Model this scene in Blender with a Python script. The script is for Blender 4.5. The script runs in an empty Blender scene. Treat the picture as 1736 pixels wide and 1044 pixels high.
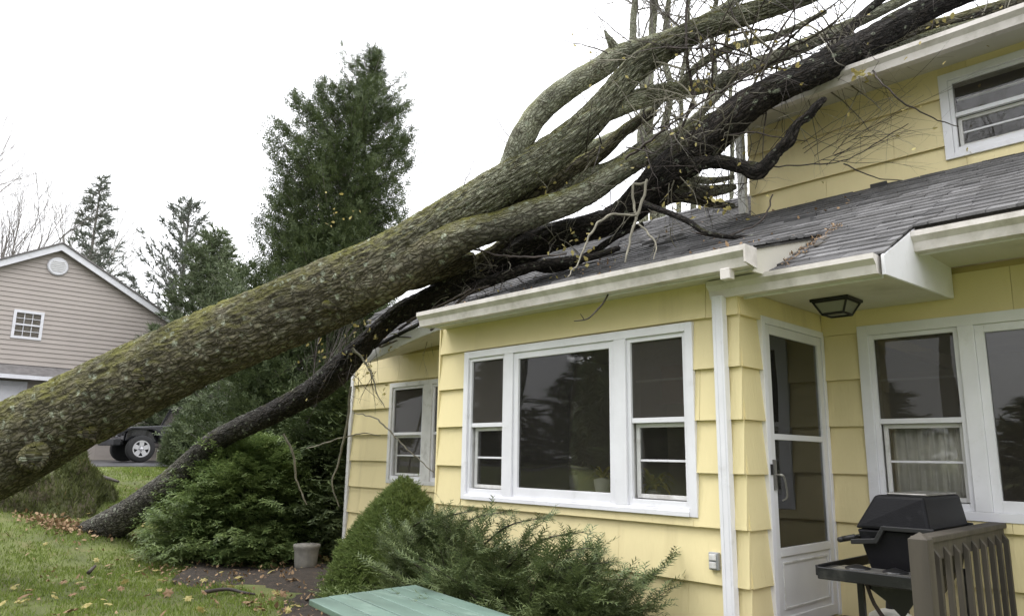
import bpy, math, random
import numpy as np
from mathutils import Matrix, Vector, noise as mn

random.seed(7)
rng = np.random.default_rng(7)
S = bpy.context.scene
COL = S.collection
R = math.radians

# ------------------------------------------------------------------ camera
W0, H0, FPX = 1736.0, 1044.0, 1253.15
PPX, PPY = 868.0, 522.0
def _n(v): v = np.asarray(v, float); return v / np.linalg.norm(v)
def _cd(px, py): return np.array([(px - PPX) / FPX, -(py - PPY) / FPX, -1.0])
_mx = _n(_cd(-358, 754)); _yc = _n(_cd(2200, 792))
_zc = _n(np.cross(-_mx, _yc)); _xc = -_mx; _yc = _n(np.cross(_zc, _xc))
CM = np.array([_xc, _yc, _zc])            # camera axes -> world axes
EYE = np.array([0.0, 0.0, 1.6])
def PX(px, py, d): return EYE + (CM @ _cd(px, py)) * d      # a measured point at distance d
def PXY(px, py, y):
    r = CM @ _cd(px, py); return EYE + r * (y / r[1])
cam = bpy.data.cameras.new('camera'); camo = bpy.data.objects.new('camera', cam); COL.objects.link(camo)
m4 = Matrix.Identity(4)
for i in range(3):
    for j in range(3): m4[i][j] = CM[i][j]
    m4[i][3] = EYE[i]
camo.matrix_world = m4
cam.sensor_width = 36; cam.lens = FPX / W0 * 36; cam.clip_start = .05; cam.clip_end = 2000
S.camera = camo

# ------------------------------------------------------------------ world, sun, exposure
SUN_EL, SUN_AZ = R(56), R(215)             # azimuth: direction to the sun, measured from +X counter-clockwise
w = bpy.data.worlds.new('World'); S.world = w; w.use_nodes = True
nt = w.node_tree; nt.nodes.clear()
sky = nt.nodes.new('ShaderNodeTexSky'); sky.sky_type = 'NISHITA'; sky.sun_disc = False
sky.sun_elevation = SUN_EL; sky.sun_rotation = R(90) - SUN_AZ
sky.air_density = 1; sky.dust_density = 3
hs = nt.nodes.new('ShaderNodeHueSaturation'); hs.inputs['Saturation'].default_value = .2
mx = nt.nodes.new('ShaderNodeMix'); mx.data_type = 'RGBA'; mx.inputs['Factor'].default_value = .82   # closed cloud cover
mx.inputs['B'].default_value = (12.8, 12.9, 13.4, 1)
bg = nt.nodes.new('ShaderNodeBackground'); bg.inputs['Strength'].default_value = .1
out = nt.nodes.new('ShaderNodeOutputWorld')
nt.links.new(sky.outputs[0], hs.inputs['Color']); nt.links.new(hs.outputs[0], mx.inputs['A'])
tcw = nt.nodes.new('ShaderNodeTexCoord'); sz = nt.nodes.new('ShaderNodeSeparateXYZ'); nt.links.new(tcw.outputs['Generated'], sz.inputs[0])
gr_ = nt.nodes.new('ShaderNodeMapRange'); gr_.inputs['To Min'].default_value = .66; gr_.inputs['To Max'].default_value = 1.62; nt.links.new(sz.outputs['Z'], gr_.inputs['Value'])   # overcast: brighter overhead
vs_ = nt.nodes.new('ShaderNodeVectorMath'); vs_.operation = 'SCALE'; nt.links.new(mx.outputs['Result'], vs_.inputs[0]); nt.links.new(gr_.outputs[0], vs_.inputs['Scale'])
nt.links.new(vs_.outputs[0], bg.inputs['Color']); nt.links.new(bg.outputs[0], out.inputs[0])
sl = bpy.data.lights.new('sun', 'SUN'); sl.energy = .9; sl.angle = R(25); sl.color = (1, .97, .92)
so = bpy.data.objects.new('sun', sl); COL.objects.link(so)
sd = Vector((math.cos(SUN_AZ) * math.cos(SUN_EL), math.sin(SUN_AZ) * math.cos(SUN_EL), math.sin(SUN_EL)))
# light comes from above the left front of the house
so.rotation_euler = sd.to_track_quat('Z', 'Y').to_euler(); so.location = (0, -5, 12)
S.view_settings.view_transform = 'Standard'; S.view_settings.look = 'None'
S.view_settings.gamma = 1; S.view_settings.exposure = 0.95
try: S.view_settings.use_curve_mapping = False
except Exception: pass

# ------------------------------------------------------------------ helpers
ORG = {}
def np_mesh(name, V, polys, smooth=False, attr=None):
    """polys: list of (m,k) index arrays"""
    V = np.asarray(V, np.float32)
    me = bpy.data.meshes.new(name)
    polys = [np.asarray(p, np.int32) for p in polys if len(p)]
    me.vertices.add(len(V)); me.vertices.foreach_set('co', V.ravel())
    nl = sum(p.size for p in polys); npol = sum(len(p) for p in polys)
    me.loops.add(nl); me.loops.foreach_set('vertex_index', np.concatenate([p.ravel() for p in polys]))
    me.polygons.add(npol)
    tot = np.concatenate([np.full(len(p), p.shape[1], np.int32) for p in polys])
    st = np.concatenate([[0], np.cumsum(tot)[:-1]]).astype(np.int32)
    me.polygons.foreach_set('loop_start', st); me.polygons.foreach_set('loop_total', tot)
    me.polygons.foreach_set('use_smooth', np.full(npol, bool(smooth)))
    if attr is not None:
        a = me.attributes.new('bark', 'FLOAT_VECTOR', 'POINT'); a.data.foreach_set('vector', np.asarray(attr, np.float32).ravel())
    me.update(calc_edges=True); me.validate()
    return me
def link(name, me, mat=None, parent=None, org=None, bevel=0):
    o = bpy.data.objects.new(name, me); COL.objects.link(o)
    if mat and not me.materials: me.materials.append(mat)
    if org is not None: o.location = org
    if parent is not None:
        o.parent = parent
    if bevel:
        b = o.modifiers.new('bevel', 'BEVEL'); b.width = bevel; b.segments = 2; b.limit_method = 'ANGLE'
    return o
def tag(o, label=None, cat=None, group=None, kind=None):
    if label: o['label'] = label
    if cat: o['category'] = cat
    if group: o['group'] = group
    if kind: o['kind'] = kind
    return o
def empty(name, loc, label=None, cat=None, group=None):
    o = bpy.data.objects.new(name, None); COL.objects.link(o); o.location = loc
    o.empty_display_size = .2; ORG[o.name] = np.asarray(loc, float)
    return tag(o, label, cat, group)
def worg(p): return ORG.get(p.name, np.zeros(3)) if p else np.zeros(3)

class MB:
    def __init__(s): s.V = []; s.P = {}; s.n = 0; s.A = []; s.S = []
    def add(s, V, F, A=None):
        V = np.asarray(V, float).reshape(-1, 3)
        if isinstance(F, np.ndarray): s.P.setdefault(F.shape[1], []).append(F + s.n)
        else:
            for f in F: s.P.setdefault(len(f), []).append(np.array([f]) + s.n)
        s.V.append(V); s.A.append(A if A is not None else np.zeros_like(V)); s.n += len(V); return s
    def chain(s, P): P = np.asarray(P, float); s.S.append(np.hstack([P[:-1], P[1:]])); return s
    def flush(s):
        if not s.S: return
        Q = np.vstack(s.S); s.S = []; a, ra, b, rb = Q[:,:3], Q[:,3], Q[:,4:7], Q[:,7]
        d = b-a; d /= np.linalg.norm(d, axis=1)[:,None]+1e-9; u_ = np.where(np.abs(d[:,2:3]) < .9, [[0,0,1.]], [[1.,0,0]]); n1 = np.cross(d, u_); n1 /= np.linalg.norm(n1, axis=1)[:,None]; n2 = np.cross(d, n1)
        V = np.empty((len(Q), 6, 3))
        for k in range(3):
            o_ = math.cos(k*2.0944)*n1 + math.sin(k*2.0944)*n2; V[:,k] = a + o_*ra[:,None]; V[:,3+k] = b + o_*rb[:,None]
        i = np.arange(len(Q))[:,None]*6; F = np.concatenate([i+np.array([[k,(k+1)%3,3+(k+1)%3,3+k]]) for k in range(3)]); s.add(V.reshape(-1,3), F)
    def box(s, x0, x1, y0, y1, z0, z1):
        V = [(x, y, z) for z in (z0, z1) for y in (y0, y1) for x in (x0, x1)]
        return s.add(V, np.array([[0,2,3,1],[4,5,7,6],[0,1,5,4],[2,6,7,3],[0,4,6,2],[1,3,7,5]]))
    def hexa(s, B, T):      # two quads (bottom, top), same winding
        return s.add(list(B) + list(T), np.array([[3,2,1,0],[4,5,6,7],[0,1,5,4],[1,2,6,5],[2,3,7,6],[3,0,4,7]]))
    def prism(s, poly, d):  # poly list of 3d points, extrude by vector d
        p = np.array(poly, float); n = len(p); q = p + np.array(d)
        F = [list(range(n))[::-1], list(range(n, 2*n))] + [[i, (i+1) % n, n + (i+1) % n, n + i] for i in range(n)]
        return s.add(np.vstack([p, q]), F)
    def build(s, name, mat, parent=None, smooth=False, bevel=0, bark=False, org=None):
        s.flush(); V = np.vstack(s.V); ko = worg(parent)
        o3 = np.asarray(org, float) if org is not None else ko
        me = np_mesh(name, V - o3, [np.vstack(v) for v in s.P.values()], smooth, np.vstack(s.A) if bark else None)
        bm_fix(me)
        o = link(name, me, mat, parent, (o3 - ko) if org is not None else None, bevel)
        ORG[o.name] = o3
        return o
import bmesh
def bm_fix(me):
    if len(me.polygons) < 4000:
        b = bmesh.new(); b.from_mesh(me); bmesh.ops.recalc_face_normals(b, faces=b.faces); b.to_mesh(me); b.free()

def spline(pts, step):
    """Catmull-Rom through rows (x,y,z,r); resampled at about step"""
    P = np.asarray(pts, float)
    if len(P) == 2:
        L = np.linalg.norm(P[1,:3]-P[0,:3]); k = max(2, int(L/step)); t = np.linspace(0,1,k+1)[:,None]; return P[0]*(1-t)+P[1]*t
    Q = np.vstack([2*P[0]-P[1], P, 2*P[-1]-P[-2]]); O = []
    for i in range(1, len(Q)-2):
        L = np.linalg.norm(Q[i+1,:3]-Q[i,:3]); k = max(1, int(round(L/step)))
        t = (np.arange(k)/k)[:,None]
        O.append(.5*((2*Q[i]) + (-Q[i-1]+Q[i+1])*t + (2*Q[i-1]-5*Q[i]+4*Q[i+1]-Q[i+2])*t*t + (-Q[i-1]+3*Q[i]-3*Q[i+1]+Q[i+2])*t**3))
    O.append(Q[-2][None]); return np.vstack(O)
def tube(mb, pts, sides=8, step=.1, bark=0.0, seed=0., lump=0., cap=True, vs=.22):
    C = spline(pts, step); c = C[:,:3]; r = np.maximum(C[:,3], .0008); n = len(C)
    T = np.gradient(c, axis=0); T /= np.linalg.norm(T, axis=1)[:,None] + 1e-9
    up = np.array([0,0,1.]) if abs(T[0,2]) < .9 else np.array([1.,0,0])
    N = np.zeros_like(T); N[0] = _n(np.cross(np.cross(T[0], up), T[0]))
    for i in range(1, n):
        v = N[i-1] - T[i]*np.dot(N[i-1], T[i]); N[i] = v/(np.linalg.norm(v)+1e-9)
    B = np.cross(T, N); L = np.concatenate([[0], np.cumsum(np.linalg.norm(np.diff(c, axis=0), axis=1))])
    th = np.arange(sides)/sides*2*math.pi
    ct, st = np.cos(th), np.sin(th)
    rm = float(np.mean(r))
    A = np.zeros((n, sides, 3)); A[:,:,0] = rm*ct[None]+seed; A[:,:,1] = rm*st[None]; A[:,:,2] = L[:,None]
    RR = np.repeat(r[:,None], sides, 1)
    if bark > 0 or lump > 0:
        D = np.zeros((n, sides))
        for i in range(n):
            for j in range(sides):
                a = A[i,j]; d = 0.
                if lump: d += lump*r[i]*mn.noise((a[0]/rm*.8+seed, a[1]/rm*.8, a[2]*.9))
                if bark:
                    tw = a[2]*.25
                    q = (a[0]*17+mn.noise((a[0]*4,a[1]*4,a[2]*3))*1.6, a[1]*17+tw, a[2]*17*vs)
                    k = abs(mn.noise(q)); q2 = (a[0]*41+3, a[1]*41, a[2]*41*vs*1.4); k2 = abs(mn.noise(q2))
                    d += bark*(min(k*3.2,1)-.5) + bark*.45*(min(k2*3,1)-.5)
                D[i,j] = d
        RR = RR + D
    V = c[:,None,:] + RR[:,:,None]*(ct[None,:,None]*N[:,None,:] + st[None,:,None]*B[:,None,:])
    i = np.arange(n-1)[:,None]; j = np.arange(sides)[None]
    F = np.stack([i*sides+j, i*sides+(j+1)%sides, (i+1)*sides+(j+1)%sides, (i+1)*sides+j], -1).reshape(-1,4)
    Vf = V.reshape(-1,3); Af = A.reshape(-1,3)
    if cap and sides > 3:
        Vf = np.vstack([Vf, c[0]-T[0]*r[0]*.15, c[-1]+T[-1]*r[-1]*.3]); Af = np.vstack([Af, [[seed,0,0],[seed,0,L[-1]]]])
        base = n*sides
        F3 = [[base,(k+1)%sides,k] for k in range(sides)] + [[base+1,(n-1)*sides+k,(n-1)*sides+(k+1)%sides] for k in range(sides)]
        mb.V.append(Vf); mb.A.append(Af); mb.P.setdefault(4,[]).append(F+mb.n); mb.P.setdefault(3,[]).append(np.array(F3)+mb.n); mb.n += len(Vf)
    else: mb.add(Vf, F, Af)
    return C

# ---- materials
def mat(name, col, rough=.7, var=.15, scale=3., bump=0., bscale=60., metal=0., stretch=(1,1,1), isl=0., objr=0., coat=0., spec=.5, dirt=None):
    m = bpy.data.materials.new(name); m.use_nodes = True; t = m.node_tree; b = t.nodes['Principled BSDF']; N = t.nodes.new; K = t.links.new
    b.inputs['Roughness'].default_value = rough; b.inputs['Metallic'].default_value = metal
    b.inputs['Specular IOR Level'].default_value = spec
    if coat: b.inputs['Coat Weight'].default_value = coat*.35
    tc = N('ShaderNodeNewGeometry'); mp = N('ShaderNodeMapping'); mp.inputs['Scale'].default_value = stretch
    K(tc.outputs['Position'], mp.inputs['Vector'])
    nz = N('ShaderNodeTexNoise'); nz.inputs['Scale'].default_value = scale; nz.inputs['Detail'].default_value = 6; K(mp.outputs[0], nz.inputs['Vector'])
    mr = N('ShaderNodeMapRange'); mr.inputs['From Min'].default_value = .3; mr.inputs['From Max'].default_value = .7
    mr.inputs['To Min'].default_value = 1-var; mr.inputs['To Max'].default_value = 1+var; K(nz.outputs['Fac'], mr.inputs['Value'])
    val = mr.outputs[0]
    def mul(a, src, lo, hi):
        r = N('ShaderNodeMapRange'); r.inputs['To Min'].default_value = lo; r.inputs['To Max'].default_value = hi; K(src, r.inputs['Value'])
        mm = N('ShaderNodeMath'); mm.operation = 'MULTIPLY'; K(a, mm.inputs[0]); K(r.outputs[0], mm.inputs[1]); return mm.outputs[0]
    if isl: val = mul(val, tc.outputs['Random Per Island'], 1-isl, 1+isl)
    if objr:
        oi = N('ShaderNodeObjectInfo'); val = mul(val, oi.outputs['Random'], 1-objr, 1+objr)
    vm = N('ShaderNodeVectorMath'); vm.operation = 'SCALE'; vm.inputs[0].default_value = col; K(val, vm.inputs['Scale'])
    src = vm.outputs[0]
    if dirt:
        dc, dlo, dhi, dsc = dirt
        n2 = N('ShaderNodeTexNoise'); n2.inputs['Scale'].default_value = dsc; n2.inputs['Detail'].default_value = 8; n2.inputs['Roughness'].default_value = .65
        K(mp.outputs[0], n2.inputs['Vector'])
        r = N('ShaderNodeMapRange'); r.inputs['From Min'].default_value = dlo; r.inputs['From Max'].default_value = dhi; K(n2.outputs['Fac'], r.inputs['Value'])
        mi = N('ShaderNodeMix'); mi.data_type = 'RGBA'; K(r.outputs[0], mi.inputs['Factor']); K(src, mi.inputs['A']); mi.inputs['B'].default_value = (*dc, 1); src = mi.outputs['Result']
    K(src, b.inputs['Base Color'])
    if bump:
        n3 = N('ShaderNodeTexNoise'); n3.inputs['Scale'].default_value = bscale; n3.inputs['Detail'].default_value = 4; K(mp.outputs[0], n3.inputs['Vector'])
        bp = N('ShaderNodeBump'); bp.inputs['Strength'].default_value = 1; bp.inputs['Distance'].default_value = bump; K(n3.outputs['Fac'], bp.inputs['Height']); K(bp.outputs[0], b.inputs['Normal'])
    return m
def bark_mat(name, c_dark, c_mid, c_pale, moss, moss_amt, lichen_amt, scale=1., pale=(.45,.7,.6), fade=None):
    m = bpy.data.materials.new(name); m.use_nodes = True; t = m.node_tree; b = t.nodes['Principled BSDF']; N = t.nodes.new; K = t.links.new; scale = scale*1.2
    b.inputs['Roughness'].default_value = .85; b.inputs['Specular IOR Level'].default_value = .25
    at = N('ShaderNodeAttribute'); at.attribute_name = 'bark'; geo = N('ShaderNodeNewGeometry')
    mp = N('ShaderNodeMapping'); mp.inputs['Scale'].default_value = (1,1,.25); K(at.outputs['Vector'], mp.inputs['Vector'])
    def noi(sc, vec, det=6, ro=.6, dist=0):
        n = N('ShaderNodeTexNoise'); n.inputs['Scale'].default_value = sc*scale; n.inputs['Detail'].default_value = det; n.inputs['Roughness'].default_value = ro; n.inputs['Distortion'].default_value = dist; K(vec, n.inputs['Vector']); return n.outputs['Fac']
    def rng_(v, a, c, lo=0., hi=1.):
        r = N('ShaderNodeMapRange'); r.inputs['From Min'].default_value = a; r.inputs['From Max'].default_value = c; r.inputs['To Min'].default_value = lo; r.inputs['To Max'].default_value = hi; K(v, r.inputs['Value']); return r.outputs[0]
    def mixc(f, A, B):
        x = N('ShaderNodeMix'); x.data_type = 'RGBA'; K(f, x.inputs['Factor'])
        for k, v in (('A', A), ('B', B)):
            if isinstance(v, tuple): x.inputs[k].default_value = (*v, 1)
            else: K(v, x.inputs[k])
        return x.outputs['Result']
    ds = N('ShaderNodeTexNoise'); ds.inputs['Scale'].default_value = 9; ds.inputs['Detail'].default_value = 4; K(at.outputs['Vector'], ds.inputs['Vector'])
    vm = N('ShaderNodeVectorMath'); vm.operation = 'MULTIPLY_ADD'; K(ds.outputs['Color'], vm.inputs[0]); vm.inputs[1].default_value = (.07,.07,.05); K(mp.outputs[0], vm.inputs[2])
    ve = N('ShaderNodeTexVoronoi'); ve.feature = 'DISTANCE_TO_EDGE'; ve.inputs['Scale'].default_value = 24*scale; K(vm.outputs[0], ve.inputs['Vector'])
    fur = rng_(ve.outputs['Distance'], .02, .26)
    f0 = noi(38, mp.outputs[0], 8, .7, .5)
    fm = N('ShaderNodeMath'); fm.operation = 'MULTIPLY'; K(fur, fm.inputs[0]); K(rng_(f0, .25, .6, .35, 1.), fm.inputs[1]); f1 = fm.outputs[0]
    c = mixc(f1, c_dark, c_mid)
    pf = rng_(noi(5, at.outputs['Vector'], 8, .7), pale[0], pale[1], 0, pale[2])
    if fade:
        sa = N('ShaderNodeSeparateXYZ'); K(at.outputs['Vector'], sa.inputs[0]); fd = rng_(sa.outputs['Z'], fade[0], fade[1])
        ad = N('ShaderNodeMath'); ad.operation = 'MULTIPLY_ADD'; ad.use_clamp = True; K(fd, ad.inputs[0]); K(rng_(noi(13, at.outputs['Vector'], 6, .7), .35, .6), ad.inputs[1]); K(pf, ad.inputs[2]); pf = ad.outputs[0]
    pm = N('ShaderNodeMath'); pm.operation = 'MULTIPLY'; K(pf, pm.inputs[0]); K(rng_(f1, .0, .5, .25, 1.), pm.inputs[1])
    c = mixc(pm.outputs[0], c, c_pale)
    sp = N('ShaderNodeSeparateXYZ'); K(geo.outputs['Normal'], sp.inputs[0])
    mz = rng_(sp.outputs['Z'], -.1, .75)
    ms = rng_(noi(2.3, at.outputs['Vector'], 7, .7), .62-moss_amt*.3, .75-moss_amt*.2)
    mul = N('ShaderNodeMath'); mul.operation = 'MULTIPLY'; K(mz, mul.inputs[0]); K(ms, mul.inputs[1])
    mc = mixc(rng_(noi(30, geo.outputs['Position']), .35, .65), tuple(x*.6 for x in moss), moss)
    c = mixc(mul.outputs[0], c, mc)
    vo = N('ShaderNodeTexVoronoi'); vo.inputs['Scale'].default_value = 7*scale; K(at.outputs['Vector'], vo.inputs['Vector'])
    vo.inputs['Randomness'].default_value = 1
    l1 = rng_(vo.outputs['Distance'], .34, .18); l2 = rng_(noi(4, at.outputs['Vector'], 4), .66-lichen_amt*.25, .72-lichen_amt*.25)
    l3 = rng_(noi(40, at.outputs['Vector'], 3), .4, .55)
    mu = N('ShaderNodeMath'); mu.operation = 'MULTIPLY'; K(l1, mu.inputs[0]); K(l2, mu.inputs[1])
    mu2 = N('ShaderNodeMath'); mu2.operation = 'MULTIPLY'; K(mu.outputs[0], mu2.inputs[0]); K(l3, mu2.inputs[1])
    c = mixc(mu2.outputs[0], c, (.30, .33, .25))
    bv = rng_(noi(1.1, at.outputs['Vector'], 3), .3, .7, .62, 1.4)
    sc_ = N('ShaderNodeVectorMath'); sc_.operation = 'SCALE'; K(c, sc_.inputs[0]); K(bv, sc_.inputs['Scale']); c = sc_.outputs[0]
    K(c, b.inputs['Base Color'])
    bp = N('ShaderNodeBump'); bp.inputs['Distance'].default_value = .02; bp.inputs['Strength'].default_value = 1; K(f1, bp.inputs['Height'])
    bp2 = N('ShaderNodeBump'); bp2.inputs['Distance'].default_value = .004; K(noi(90, geo.outputs['Position'], 3), bp2.inputs['Height']); K(bp.outputs[0], bp2.inputs['Normal'])
    K(bp2.outputs[0], b.inputs['Normal'])
    return m
def leaf_mat(name, a, c, d=None, rough=.55, trans=.25):
    m = bpy.data.materials.new(name); m.use_nodes = True; t = m.node_tree; b = t.nodes['Principled BSDF']; N = t.nodes.new; K = t.links.new
    g = N('ShaderNodeNewGeometry'); cr = N('ShaderNodeValToRGB'); e = cr.color_ramp.elements
    e[0].color = (*a, 1); e[1].color = (*c, 1)
    if d: x = e.new(.93); x.color = (*c, 1); e[-1].color = (*d, 1)
    nz = N('ShaderNodeTexNoise'); nz.inputs['Scale'].default_value = 2.2; nz.inputs['Detail'].default_value = 3; K(g.outputs['Position'], nz.inputs['Vector'])
    ad = N('ShaderNodeMath'); ad.operation = 'MULTIPLY_ADD'; K(nz.outputs['Fac'], ad.inputs[0]); ad.inputs[1].default_value = .9
    m2 = N('ShaderNodeMath'); m2.operation = 'MULTIPLY_ADD'; K(g.outputs['Random Per Island'], m2.inputs[0]); m2.inputs[1].default_value = .75; m2.inputs[2].default_value = -.32
    K(m2.outputs[0], ad.inputs[2]); K(ad.outputs[0], cr.inputs[0])
    K(cr.outputs[0], b.inputs['Base Color']); b.inputs['Roughness'].default_value = rough; b.inputs['Specular IOR Level'].default_value = .3
    tr = N('ShaderNodeBsdfTranslucent'); K(cr.outputs[0], tr.inputs['Color']); mi = N('ShaderNodeMixShader'); mi.inputs[0].default_value = trans
    K(b.outputs[0], mi.inputs[1]); K(tr.outputs[0], mi.inputs[2]); K(mi.outputs[0], t.nodes['Material Output'].inputs[0])
    return m
def glass_mat(name, tint=(.93,.93,.92), dusty=0.03, ior=1.5, dust=(.35,.33,.3)):
    m = bpy.data.materials.new(name); m.use_nodes = True; t = m.node_tree; t.nodes.remove(t.nodes['Principled BSDF']); N = t.nodes.new; K = t.links.new
    tr = N('ShaderNodeBsdfTransparent'); tr.inputs[0].default_value = (*tint, 1); gl = N('ShaderNodeBsdfGlossy'); gl.inputs['Roughness'].default_value = .004
    nz = N('ShaderNodeTexNoise'); nz.inputs['Scale'].default_value = 1.7; nz.inputs['Detail'].default_value = 1; g = N('ShaderNodeNewGeometry'); K(g.outputs['Position'], nz.inputs['Vector'])
    bp = N('ShaderNodeBump'); bp.inputs['Distance'].default_value = .004; K(nz.outputs['Fac'], bp.inputs['Height']); K(bp.outputs[0], gl.inputs['Normal'])
    fr = N('ShaderNodeFresnel'); fr.inputs['IOR'].default_value = ior; mi = N('ShaderNodeMixShader'); K(fr.outputs[0], mi.inputs[0]); K(tr.outputs[0], mi.inputs[1]); K(gl.outputs[0], mi.inputs[2])
    df = N('ShaderNodeBsdfDiffuse'); df.inputs[0].default_value = (*dust, 1); m2 = N('ShaderNodeMixShader'); m2.inputs[0].default_value = dusty; K(mi.outputs[0], m2.inputs[1]); K(df.outputs[0], m2.inputs[2])
    K(m2.outputs[0], t.nodes['Material Output'].inputs[0]); return m

M = dict(
 siding=mat('yellow_cedar_siding', (.73,.63,.35), .6, .07, 1.2, .004, 70, stretch=(1,1,.08), objr=.05, dirt=((.44,.36,.18), .56, .98, 2.6)),
 siding_base=mat('siding_backing', (.45,.36,.16), .8),
 trim=mat('white_painted_trim', (.74,.74,.77), .45, .06, 4, .0006, 80, dirt=((.42,.41,.38), .58, .95, 5)),
 trim_dirty=mat('weathered_white_trim', (.66,.655,.64), .5, .09, 5, .0008, 80, dirt=((.30,.28,.24), .52, .85, 7)),
 gutter=mat('aged_white_gutter', (.67,.63,.60), .38, .07, 2.5, .0004, 30, dirt=((.27,.25,.20), .44, .85, 5)),
 soffit=mat('cream_soffit', (.58,.555,.48), .6, .06, 2, .0008, 40, dirt=((.34,.32,.24), .52, .9, 2)),
 shingle=mat('grey_asphalt_shingle', (.100,.098,.099), .9, .25, 7, .003, 260, isl=.42, objr=.42, dirt=((.055,.052,.048), .50, .8, 2.2)),
 roofdeck=mat('roof_felt', (.05,.048,.045), .9, .1, 8),
 glass=glass_mat('window_glass'),
 screen=glass_mat('screened_window_glass', (.6,.6,.58), .17, 1.45, (.26,.24,.215)),
 doorglass=glass_mat('storm_door_glass', (.7,.72,.72), .02, 1.75),
 inner=mat('interior_wall_paint', (.52,.46,.39), .8, .08, 2),
 inner_red=mat('interior_valance', (.30,.09,.08), .8, .1, 4),
 curtain=mat('lace_curtain', (.80,.79,.73), .9, .1, 14, .002, 200),
 metal_door=mat('white_metal_door', (.68,.68,.69), .4, .05, 3, dirt=((.45,.44,.42), .6, .95, 3)),
 black=mat('black_enamel', (.010,.010,.011), .35, .3, 9, .0006, 120, dirt=((.07,.068,.06), .55, .85, 9)),
 blackplastic=mat('black_plastic', (.010,.010,.011), .5, .2, 6),
 castal=mat('dark_cast_aluminium', (.007,.007,.009), .5, .25, 7, .0012, 140, spec=.2, dirt=((.035,.035,.038), .58, .9, 10)),
 steel=mat('stained_steel', (.33,.32,.30), .35, .3, 12, metal=.8),
 tank=mat('white_tank_paint', (.66,.65,.60), .4, .1, 6),
 deckwood=mat('weathered_brown_wood', (.055,.047,.036), .75, .3, 9, .002, 45, stretch=(1,1,.12), objr=.15, dirt=((.10,.085,.07), .55, .85, 5)),
 deckfloor=mat('brown_deck_boards', (.10,.06,.045), .75, .3, 9, .002, 45, stretch=(.12,1,1), objr=.15),
 green=mat('worn_green_paint', (.105,.160,.132), .45, .25, 6, .001, 60, stretch=(.35,1,1), objr=.07, dirt=((.24,.32,.27), .55, .8, 7)),
 lamp_glass=mat('frosted_lamp_glass', (.22,.22,.19), .35, .1, 5),
 outlet=mat('grey_outlet_box', (.33,.34,.35), .45, .05, 3),
 taupe=mat('taupe_vinyl_siding', (.41,.365,.33), .6, .04, 1.5, objr=.03),
 nroof=mat('neighbour_shingles', (.16,.15,.145), .9, .25, 6, isl=.2),
 asphalt=mat('wet_asphalt', (.042,.043,.048), .33, .3, 2.5, .004, 90, dirt=((.09,.085,.08), .5, .75, 1.5)),
 soil=mat('dark_soil', (.026,.019,.013), .95, .4, 9, .02, 40, dirt=((.06,.038,.022), .52, .7, 14)),
 stone=mat('pale_stone_pot', (.21,.20,.175), .85, .2, 12, .003, 60),
 rubber=mat('tyre_rubber', (.018,.018,.018), .75, .1, 8),
 rim=mat('alloy_rim', (.62,.62,.64), .3, .05, 5, metal=.6),
 jeepblack=mat('black_car_paint', (.015,.016,.02), .22, .1, 2, coat=1),
 chrome=mat('headlight_lens', (.7,.7,.72), .12, .05, 4, metal=.3),
 leafy=leaf_mat('yellow_leaves', (.30,.24,.07), (.50,.44,.18), (.36,.2,.08), .5, .3),
 leafb=leaf_mat('brown_litter', (.15,.09,.045), (.34,.23,.13), (.46,.38,.22), .7, .1),
 grass=leaf_mat('grass_blades', (.090,.140,.022), (.235,.30,.062), (.32,.27,.11), .5, .3),
 mossgrass=leaf_mat('mound_turf_blades', (.05,.055,.02), (.13,.15,.045), (.20,.15,.07), .7, .2),
 cedar=leaf_mat('cedar_foliage', (.036,.056,.022), (.105,.135,.052), None, .6, .12),
 yew=leaf_mat('yew_needles', (.045,.068,.028), (.175,.215,.085), None, .5, .15),
 spruce_l=leaf_mat('dwarf_spruce_needles', (.085,.135,.034), (.23,.285,.09), None, .6, .15),
 rhodo=leaf_mat('hemlock_needles', (.060,.105,.030), (.21,.27,.09), None, .5, .3),
 spruce=leaf_mat('blue_spruce_needles', (.10,.115,.095), (.20,.22,.18), None, .7, .1),
 pine=leaf_mat('pine_needles', (.075,.105,.050), (.17,.20,.11), None, .7, .1),
 farbark=mat('grey_bark', (.20,.185,.17), .9, .25, 6, .01, 30),
 farbark2=mat('mossy_grey_bark', (.15,.145,.115), .9, .35, 5, .015, 25, stretch=(1,1,.3)),
 twig=mat('dark_wet_twigs', (.045,.034,.028), .7, .3, 9),
 twigp=mat('pale_lichen_twigs', (.20,.185,.14), .8, .3, 14, .003, 80),
 plant=leaf_mat('houseplant_leaves', (.30,.26,.04), (.55,.48,.10), None, .5, .2),
)
M['bark1'] = bark_mat('mossy_bark', (.026,.022,.014), (.185,.165,.11), (.32,.32,.235), (.145,.142,.024), .95, .6, pale=(.5,.72,.6))
M['bark1t'] = bark_mat('mossy_trunk_bark', (.042,.037,.024), (.175,.158,.11), (.42,.43,.33), (.145,.142,.024), 1.0, .85, pale=(.52,.72,.6), fade=(8.2,10.2))
M['bark1c'] = bark_mat('mossy_limb_bark', (.042,.037,.024), (.175,.158,.11), (.42,.43,.33), (.145,.142,.024), 1.0, .85, pale=(.52,.72,.6), fade=(1.2,3.4))
M['bark1u'] = bark_mat('pale_lichen_bark', (.065,.060,.040), (.26,.25,.18), (.46,.47,.36), (.21,.22,.07), .7, 1.0, 1.5, pale=(.36,.54,.95))
M['bark2'] = bark_mat('black_wet_bark', (.007,.006,.005), (.052,.043,.036), (.15,.145,.12), (.08,.085,.02), .25, .6, 1.4, pale=(.55,.72,.55))
M['bark2t'] = bark_mat('black_wet_trunk_bark', (.007,.006,.005), (.052,.043,.036), (.15,.145,.12), (.08,.085,.02), .25, .6, 1.4, pale=(.55,.72,.55), fade=(4.6,2.6))
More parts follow.
